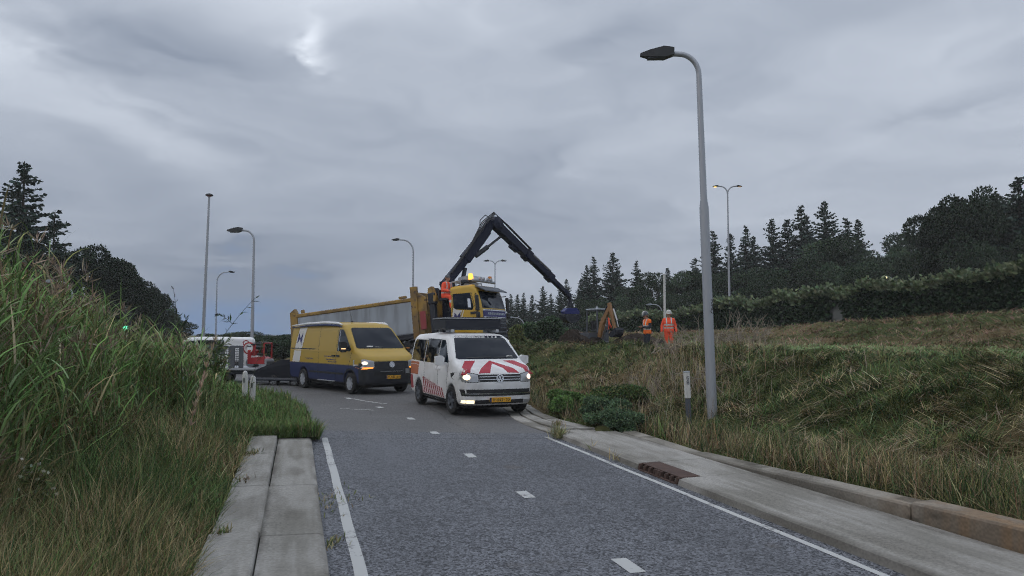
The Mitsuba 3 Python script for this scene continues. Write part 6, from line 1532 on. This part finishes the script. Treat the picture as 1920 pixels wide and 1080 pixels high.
# ------------------------------------------------------------------ lamps and posts
def pole_lamp(name, label, x, y, top, arms, r0, r1, reach, head, mat_='galvanised', z0=None, lean=(0, 0), swell=None, lit=None, headmat='dark_lamp', group=None, rise=0.0):
    """A street lamp: tapered pole with curved arms (directions in radians, in plan)."""
    t = thing(name, label, 'street lamp', group)
    z0 = float(height(np.array([x]), np.array([y]), False)[0]) - 0.15 if z0 is None else z0
    crv = reach * 0.85
    zt = top - crv * 0.95 - rise
    P0, P1 = np.array([x, y, z0]), np.array([x + lean[0], y + lean[1], zt])
    if swell:
        zs = z0 + swell
        k = (zs - z0) / (zt - z0)
        ps = [P0, P0 + (P1 - P0) * (k - 0.012), P0 + (P1 - P0) * (k + 0.012), P1]
        part(t, 'pole', tube(ps, [r0, r0 * 0.90, r1 * 1.25, r1], 16), mat_, smooth=40)
    else:
        part(t, 'pole', tube([P0, P1], [r0, r1], 12), mat_, smooth=40)
    for j, a in enumerate(arms):
        d = np.array([math.cos(a), math.sin(a), 0])
        arc = [P1 + d * reach * 0.75 * (1 - math.cos(b)) + [0, 0, crv * 0.95 * math.sin(b)] for b in np.linspace(0, math.pi / 2, 10)]
        arc.append(arc[-1] + d * reach * 0.25 + [0, 0, 0.02 * reach + rise])
        part(t, 'arm', tube(arc, r1, 10), mat_, smooth=40)
        e = arc[-1]
        s = head
        H = np.vstack([np.column_stack([d, np.cross([0, 0, 1.0], d), [0, 0, 1.0], e]), [0, 0, 0, 1]])
        hk = part(t, 'lamp_head', hull([(-0.06 * s, b * 0.13 * s, c_ * s) for b in (-1, 1) for c_ in (-0.05, 0.17)] + [(0.25 * s, b * 0.19 * s, c_ * s) for b in (-1, 1) for c_ in (-0.15, 0.20)] + [(0.7 * s, b * 0.16 * s, c_ * s) for b in (-1, 1) for c_ in (-0.13, 0.10)] + [(1.0 * s, b * 0.06 * s, c_ * s) for b in (-1, 1) for c_ in (-0.07, 0.02)]), headmat, H, smooth=30)
        on = lit is not None and lit[j] is not None
        part(hk, 'lens', box(0.5 * s, 0, -0.15 * s, 0.55 * s, 0.24 * s, 0.04 * s, 0.005), 'lamp_lit' if on else 'trailer_grey', H, emit=lit[j] if on else None)
    return t
AM = (0.9, 0.55, 0.10)
t = pole_lamp('street_lamp', 'tall grey lamp post in the foreground with a dark flat head, nearest to the viewer', 3.84, 14.8, 7.42, [math.pi * 0.985], 0.098, 0.052, 0.52, 0.62, z0=-0.2, lean=(-0.17, 0.0), swell=4.65)
N = frame((3.785, 14.62, 2.40), (0, -1))
part(t, 'number_tag', cat(*[moved(meshkit.text_mesh(c_, 0.075, 0.004, bold=True), np.array([[0, 0, 1, 0.075], [1, 0, 0, -0.03], [0, 1, 0, dz], [0, 0, 0, 1.0]])) for c_, dz in (('7', 0.09), ('1', 0.0), ('0', -0.09))]), 'black_plastic', N, kind='stuff')
pole_lamp('street_lamp', 'grey lamp post behind the red machine, its dark head turned left', -15.2, 45.0, 8.05, [math.pi], 0.115, 0.060, 0.75, 0.85, group=None)
pole_lamp('street_lamp', 'small grey far lamp, its long arm bent right, beside the mast', -30.8, 80, 8.45, [0.0], 0.09, 0.05, 1.25, 0.6)
pole_lamp('street_lamp', 'grey lamp above the lorry body, its arm bent to the left', -7.75, 60, 9.35, [math.pi], 0.10, 0.055, 1.15, 0.55)
pole_lamp('street_lamp', 'thin far lamp with two arms above the lorry cab', -2.0, 90, 10.6, [math.pi, 0.0], 0.10, 0.05, 0.75, 0.6)
pole_lamp('street_lamp', 'tall slim lamp with two arms, its left head glowing yellow', 17.0, 60, 13.6, [math.pi, 0.0], 0.115, 0.05, 0.75, 0.42, lit=[AM, (0.12, 0.06, 0.02)])
pole_lamp('street_lamp', 'small lamp head curving left behind the left worker', 12.9, 66, 4.5, [math.pi], 0.07, 0.045, 0.9, 0.5, headmat='alu_panel')
pole_lamp('street_lamp', 'tiny lamp curving left beside the round bush', 0.95, 60, 3.25, [math.pi], 0.06, 0.04, 0.9, 0.4, headmat='alu_panel', z0=0.2)
pole_lamp('street_lamp', 'lamp at the left with its pale arm half hidden by reeds', -16.9, 29.5, 3.95, [math.pi], 0.05, 0.035, 0.75, 0.4, headmat='alu_panel')
t = pole_lamp('street_lamp', 'lit lamp just showing over the ivy wall on the right', 25.4, 51, 5.75, [math.pi], 0.07, 0.04, 0.5, 0.34, lit=[(1.0, 0.75, 0.2)])
part(t, 'globe', trimesh.creation.icosphere(2, radius=0.09).apply_translation([24.88, 51, 5.70]), 'lamp_lit', emit=(0.45, 0.37, 0.2))
t = thing('white_pole', 'plain pale pole rising behind the two workers', 'pole')
put(t, tube([(9.55, 48, 1.0), (9.55, 48, 5.72)], [0.085, 0.075], 12), 'white_matt', smooth=40)
t = thing('camera_mast', 'very tall thin mast on the left with a dark round lamp head on top', 'mast')
part(t, 'pole', tube([(-28.15, 70, -0.4), (-27.85, 70, 14.7)], [0.16, 0.09], 12), 'galvanised', smooth=40)
part(t, 'lamp_head', lathe([(0, 0), (0.30, 0), (0.36, 0.07), (0.28, 0.17), (0, 0.26)], 20, 'z', (-27.85, 70, 14.66)), 'dark_lamp', smooth=40)
part(t, 'lens', lathe([(0, -0.05), (0.2, -0.05), (0.22, 0.0), (0, 0.0)], 16, 'z', (-27.85, 70, 14.66)), 'dull_red_film')
t = thing('traffic_light', 'small green traffic light glowing through the reeds', 'traffic light')
TL = np.array([-14.95, 29.8, 2.12])
part(t, 'pole', tube([(TL[0], TL[1], -0.1), (TL[0], TL[1], 2.0)], 0.05, 10), 'galvanised')
part(t, 'housing', box(*(TL + [0, 0.06, 0.3]), 0.26, 0.16, 0.85, 0.02), 'black_plastic')
for k, em in enumerate((None, None, (0.05, 0.9, 0.5))):
    part(t, 'lens', lathe([(0, -0.02), (0.10, -0.02), (0.08, 0.02), (0, 0.03)], 16, 'y', TL + [0, -0.04, 0.58 - 0.27 * k]), 'lamp_lit' if em else 'black_metal', emit=em)

def bollard(label, x, y, h, lean=0.0):
    t = thing('bollard', label, 'bollard', 'white bollards in the left verge')
    z = float(height(np.array([x]), np.array([y]), False)[0]) - 0.1
    M = shift(x, y, z, lean, (0, 1, 0))
    part(t, 'post', lathe([(0, 0), (0.085, 0), (0.08, h * 0.9), (0.066, h + 0.06), (0.03, h + 0.10), (0, h + 0.105)], 20, 'z'), 'white_matt', M, smooth=40)
    part(t, 'reflector', box(0.0, -0.083, h * 0.78, 0.06, 0.014, 0.14, 0.004), 'steel', M)
bollard('right and nearer of the two white bollards in the verge', -7.18, 21.35, 0.72, 0.03)
bollard('left and farther of the two white bollards in the verge', -7.95, 23.0, 0.78)

t = thing('marker_post', 'square white marker post with dark foot standing on the bank left of the lamp post', 'marker post')
z = float(height(np.array([3.42]), np.array([14.95]), False)[0])
M = shift(3.42, 14.95, z - 0.1, -0.035, (0, 1, 0))
part(t, 'post', box(0, 0, 0.85, 0.115, 0.05, 0.50, 0.008), 'white_matt', M)
part(t, 'cap', box(0, 0, 1.11, 0.12, 0.055, 0.03, 0.008), 'alu_panel', M)
part(t, 'foot', cat(box(0, 0.01, 0.3, 0.10, 0.045, 0.62, 0.008)), 'trailer_grey', M)
num = [moved(meshkit.text_mesh(c_, 0.07, 0.004, bold=True), np.array([[1, 0, 0, -0.022], [0, 0, -1, -0.026], [0, 1, 0, zz], [0, 0, 0, 1.0]])) for c_, zz in (('5', 0.95), ('8', 0.87))]
part(t, 'lettering', cat(*num), 'trailer_grey', M, kind='stuff')
# ------------------------------------------------------------------ people
def ball(p, r, n=14):
    return m3.Manifold.sphere(float(r), n).translate([float(a) for a in p])

def bone(*pr):
    return m3.Manifold.batch_hull([ball(p, r) for p, r in pr])

def melt(parts_, fine, it=6, keep=None):
    man = m3.Manifold.batch_boolean(parts_, m3.OpType.Add).refine_to_length(fine)
    mm = man.to_mesh()
    m = trimesh.Trimesh(mm.vert_properties[:, :3].astype(float), mm.tri_verts.astype(int), process=True)
    old = m.vertices.copy()
    trimesh.smoothing.filter_taubin(m, iterations=it)
    if keep is not None:
        near = np.min([np.linalg.norm(old - k, axis=1) for k in keep], axis=0)
        w = np.clip((near - 0.11) / 0.05, 0, 1)[:, None]
        m.vertices = old * (1 - w) + m.vertices * w
    return m

def hand(wrist, elbow, palm_n, s, curl=0.5):
    """Palm, four unequal fingers and a thumb that leaves the palm's side; s = +1 for the left hand."""
    wrist, elbow, nrm = (np.asarray(a, float) for a in (wrist, elbow, palm_n))
    d = (wrist - elbow) / np.linalg.norm(wrist - elbow)
    nrm = nrm - d * (nrm @ d); nrm /= np.linalg.norm(nrm)
    sd = np.cross(nrm, d) * s                                   # towards the thumb
    out = [bone((wrist, 0.026), (wrist + d * 0.035 + sd * 0.024, 0.018), (wrist + d * 0.035 - sd * 0.024, 0.017), (wrist + d * 0.088 + sd * 0.032, 0.013), (wrist + d * 0.080 - sd * 0.032, 0.012))]
    for k, (o, L) in enumerate(((0.030, 0.072), (0.010, 0.082), (-0.011, 0.076), (-0.030, 0.058))):
        p, a = wrist + d * (0.088 - 0.004 * abs(k - 1)) + sd * o, 0.0
        for j, f in enumerate((0.45, 0.32, 0.23)):
            a += curl * (0.55 + 0.12 * k) * (0.7 if j == 0 else 1.0)
            q = p + (d * math.cos(a) + nrm * math.sin(a)) * L * f
            out.append(bone((p, 0.0098 - 0.0008 * j), (q, 0.0092 - 0.0009 * j)))
            p = q
    p = wrist + d * 0.030 + sd * 0.030
    q = p + (d * 0.55 + sd * 0.75 + nrm * 0.35) * 0.042
    e = q + (d * 0.85 + sd * 0.30 + nrm * 0.45) * 0.032
    return out + [bone((p, 0.013), (q, 0.011)), bone((q, 0.011), (e, 0.009))]

def person(label, pos, face, pose, jacket, trousers, helmet, sleeves=None, bands=True, hood=None, group='site workers in orange'):
    t = thing('person', label, 'person', group)
    M = frame(pos, face)
    J = dict(hipL=(0, .095, .93), hipR=(0, -.095, .93), kneeL=(.02, .11, .50), kneeR=(.02, -.11, .50), ankL=(0, .12, .09), ankR=(0, -.12, .09), waist=(0, 0, 1.06), chest=(.01, 0, 1.30), neck=(0, 0, 1.49), head=(.02, 0, 1.655),
             shL=(0, .19, 1.43), shR=(0, -.19, 1.43), elL=(-.03, .26, 1.15), elR=(-.03, -.26, 1.15), wrL=(.04, .28, .90), wrR=(.04, -.28, .90), palmL=(.2, -1, 0), palmR=(.2, 1, 0), toe=(1, 0, 0))
    J.update(pose)
    J = {k: np.array(v, float) for k, v in J.items()}
    hn = J['head'] - J['neck']; hn /= np.linalg.norm(hn)
    fw = np.array(pose.get('look', (1, 0, -0.1)), float)
    fw = fw - hn * (fw @ hn); fw /= np.linalg.norm(fw)
    lf = np.cross(hn, fw)
    h = J['head']
    at = lambda a, b, c: h + fw * a + lf * b + hn * c
    skin = [bone((at(-.02, 0, .035), .092), (at(.012, 0, .03), .088)), bone((at(.03, 0, -.03), .066), (at(.055, 0, -.085), .032)), bone((J['neck'] - [0, 0, .06], .062), (at(-.02, 0, -.03), .056)),
            bone((at(.098, 0, .015), .012), (at(.118, 0, -.028), .016)), bone((at(.090, .012, -.062), .014), (at(.090, -.012, -.062), .014))]
    for s in (-1, 1):
        skin += [bone((at(-.01, s * .093, .0), .020), (at(-.015, s * .100, .022), .018)), bone((at(.078, s * .034, .030), .018), (at(.074, s * .045, .032), .016))]
    torso = lambda g_: [bone((J['hipL'] + [0, 0, .02], .105 + g_), (J['hipR'] + [0, 0, .02], .105 + g_), (J['waist'] + [0, .07, 0], .10 + g_), (J['waist'] - [0, .07, 0], .10 + g_)),
                        bone((J['waist'] + [0, .07, 0], .10 + g_), (J['waist'] - [0, .07, 0], .10 + g_), (J['chest'] + [0, .085, 0], .112 + g_), (J['chest'] - [0, .085, 0], .112 + g_)),
                        bone((J['chest'] + [0, .085, 0], .112 + g_), (J['chest'] - [0, .085, 0], .112 + g_), (J['shL'] * .85 + J['shR'] * .15, .066 + g_), (J['shR'] * .85 + J['shL'] * .15, .066 + g_), (J['neck'] - [0, 0, .03], .058 + g_))]
    arm = lambda s, g_: [bone((J['sh' + s], .058 + g_), (J['el' + s], .043 + g_)), bone((J['el' + s], .043 + g_), (J['wr' + s], .029 + g_ * 1.1))]
    leg = lambda s, g_: [bone((J['hip' + s], .092 + g_), (J['knee' + s], .060 + g_)), bone((J['knee' + s], .060 + g_), (J['knee' + s] * .6 + J['ank' + s] * .4 - [.012, 0, 0], .060 + g_), (J['ank' + s], .042 + g_))]
    td = J['toe'] / np.linalg.norm(J['toe'])
    foot_ = lambda s, g_: [bone((J['ank' + s] - td * .045 - [0, 0, .045], .036 + g_), (J['ank' + s] + td * .15 - [0, 0, .055], .026 + g_), (J['ank' + s], .040 + g_))]
    body = skin + torso(0) + [b for s in 'LR' for b in arm(s, 0) + leg(s, 0) + foot_(s, 0)]
    body += hand(J['wrL'], J['elL'], J['palmL'], 1, pose.get('curl', .5)) + hand(J['wrR'], J['elR'], J['palmR'], -1, pose.get('curl', .5))
    ends = [J['wr' + s] + (J['wr' + s] - J['el' + s]) / np.linalg.norm(J['wr' + s] - J['el' + s]) * .10 for s in 'LR']
    part(t, 'body', melt(body, .028, 4, keep=ends), 'skin', M, smooth=True)
    hk = t
    for s in (-1, 1):
        part(hk, 'eye', trimesh.creation.icosphere(2, radius=.011).apply_translation(at(.088, s * .034, .022)), 'black_plastic', M, smooth=True)
    part(hk, 'mouth', hull([at(a, b, c) for a in (.095, .106) for b in (-.022, .022) for c in (-.068, -.060)]), 'dull_red_film', M)
    # hair below the helmet
    part(t, 'hair', melt([bone((at(-.035, 0, .04), .092), (at(-.045, 0, -.01), .080))], .03, 3), 'hair_brown', M, smooth=True)
    tr_ = [b for s in 'LR' for b in leg(s, .016)] + torso(.012)[:1]
    part(t, 'trousers', melt(tr_, .03, 5), trousers, M, smooth=True)
    for s in 'LR':
        part(t, 'boot', melt(foot_(s, .014), .02, 3), 'dark_cloth', M, smooth=True)
    if sleeves:
        for s in 'LR':
            part(t, 'sleeve', melt(arm(s, .012), .03, 4), sleeves, M, smooth=True)
    jk_p = torso(.026) + [b for s in 'LR' for b in ([bone((J['sh' + s], .084), (J['sh' + s] * .72 + J['el' + s] * .28, .072))] if sleeves else arm(s, .020))]
    jk = part(t, 'jacket', melt(jk_p, .03, 5), jacket, M, smooth=True)
    if bands:
        big = m3.Manifold.batch_boolean(torso(.030), m3.OpType.Add)
        w, c_ = J['waist'], J['chest']
        for z_ in (w[2] + .02, w[2] + .15):
            cut = m3.Manifold.cube([2, 2, .055], True).translate([0, 0, float(z_)])
            mm = (big ^ cut).to_mesh()
            part(jk, 'reflective_band', trimesh.Trimesh(mm.vert_properties[:, :3], mm.tri_verts), 'reflective', M)
        for s in (-1, 1):
            cut = m3.Manifold.cube([2, .05, .5], True).translate([0, s * .105, float(c_[2]) + .10])
            mm = (big ^ cut).to_mesh()
            part(jk, 'shoulder_band', trimesh.Trimesh(mm.vert_properties[:, :3], mm.tri_verts), 'reflective', M)
        if trousers == jacket:
            for s in 'LR':
                a, b = J['knee' + s], J['ank' + s]
                part(t, 'leg_band', bone_mesh := trimesh.Trimesh(*(lambda q: (q.vert_properties[:, :3], q.tri_verts))(bone((a * .62 + b * .38, .081), (a * .52 + b * .48, .079)).to_mesh())), 'reflective', M)
    if helmet:
        prof = [(0.0, .150), (.045, .146), (.085, .122), (.112, .080), (.122, .030), (.124, .008), (.138, .002), (.138, -.006), (.118, -.004), (.0, -.002)]
        R3 = np.column_stack([fw, lf, hn])
        H = np.eye(4); H[:3, :3] = R3; H[:3, 3] = at(-.008, 0, .062)
        hm = cat(lathe(prof[::-1], 28, 'z'), hull([(.10, y_, 0.004) for y_ in (-.08, .08)] + [(.175, y_, -.004) for y_ in (-.05, .05)] + [(.10, y_, -.006) for y_ in (-.08, .08)] + [(.175, y_, -.010) for y_ in (-.05, .05)]))
        ck = part(t, 'helmet', hm, helmet, M @ H, smooth=50)
        if helmet == 'trailer_grey':
            for k in range(3):
                part(ck, 'stripe', tube([(.125 * math.cos(a) * math.cos(b), .125 * math.sin(b) + (k - 1) * .04, .02 + .135 * math.sin(a)) for a in np.linspace(0.05, math.pi - .05, 12) for b in (0,)], .012, 6), 'white_matt', M @ H)
    elif hood:
        part(t, 'cap', melt([bone((at(-.02, 0, .07), .098), (at(.01, 0, .06), .094))], .03, 3), hood, M, smooth=True)
    return t

def on_ground(x, y):
    return (x, y, float(height(np.array([x]), np.array([y]))[0]) - 0.01)

person('worker in an orange vest and striped helmet seen sideways, head bent', on_ground(5.80, 33.0), (-0.93, -0.36),
       dict(head=(.075, 0, 1.635), neck=(.02, 0, 1.49), look=(1, 0, -0.55), elL=(.02, .25, 1.15), elR=(.02, -.25, 1.15), wrL=(.27, .10, 1.16), wrR=(.27, -.08, 1.14), palmL=(0, -.5, 1), palmR=(0, .5, 1), kneeL=(.05, .11, .50), ankL=(.03, .12, .09), ankR=(-.06, -.12, .09)),
       'hivis_orange', 'dark_cloth', 'trailer_grey', sleeves='dark_cloth')
person('worker in a full red orange suit and white helmet standing frontal with arms hanging', on_ground(6.83, 33.5), (-0.12, -1.0),
       dict(shL=(0, .195, 1.43), elL=(-.05, .29, 1.17), elR=(-.04, -.29, 1.17), wrL=(.02, .32, .93), wrR=(.03, -.31, .93), head=(.03, 0, 1.655), look=(1, -.15, -.15)),
       'hivis_red', 'hivis_red', 'white_matt')
person('worker in red orange clothes standing bent behind the digger boom', on_ground(4.85, 39.9), (0.75, 0.6),
       dict(head=(.10, 0, 1.60), neck=(.06, 0, 1.46), chest=(.05, 0, 1.28), look=(1, 0, -.3), wrR=(.20, -.20, 1.02), wrL=(.22, .20, 1.02), elL=(0.0, .27, 1.14), elR=(0.0, -.27, 1.14)),
       'hivis_red', 'dark_cloth', None, hood='hivis_red')
sp = (TM @ np.array([7.50, -0.88, 2.62, 1]))[:3]
person('crane operator in red orange work clothes on the high seat behind the lorry cab', tuple(sp - [0, 0, .84]), (0.80, -0.60),
       dict(hipL=(0, .10, .93), hipR=(0, -.10, .93), kneeL=(.40, .13, .93), kneeR=(.38, -.13, .91), ankL=(.42, .13, .50), ankR=(.40, -.13, .48), waist=(-.02, 0, 1.06), chest=(.02, 0, 1.30), neck=(.05, 0, 1.48), head=(.085, 0, 1.645), look=(1, 0, -.1),
            elL=(.08, .27, 1.18), elR=(.06, -.27, 1.18), wrL=(.30, .22, 1.14), wrR=(.30, -.20, 1.14), palmL=(0, 0, -1), palmR=(0, 0, -1), shL=(.05, .19, 1.42), shR=(.05, -.19, 1.42), curl=.9),
       'hivis_red', 'hivis_red', None, hood='trailer_grey')
# ------------------------------------------------------------------ the evening air
scene['air'] = {'type': 'homogeneous', 'albedo': 0.95, 'sigma_t': 0.0007}
scene['haze'] = {'type': 'cube', 'to_world': T4().translate([0, 60, 15.5]).scale([260, 260, 18]), 'bsdf': {'type': 'null'}, 'interior': {'type': 'ref', 'id': 'air'}}
scene['camera']['medium'] = {'type': 'ref', 'id': 'air'}
say('haze', 'thin grey blue evening haze in the air', 'haze', kind='stuff')
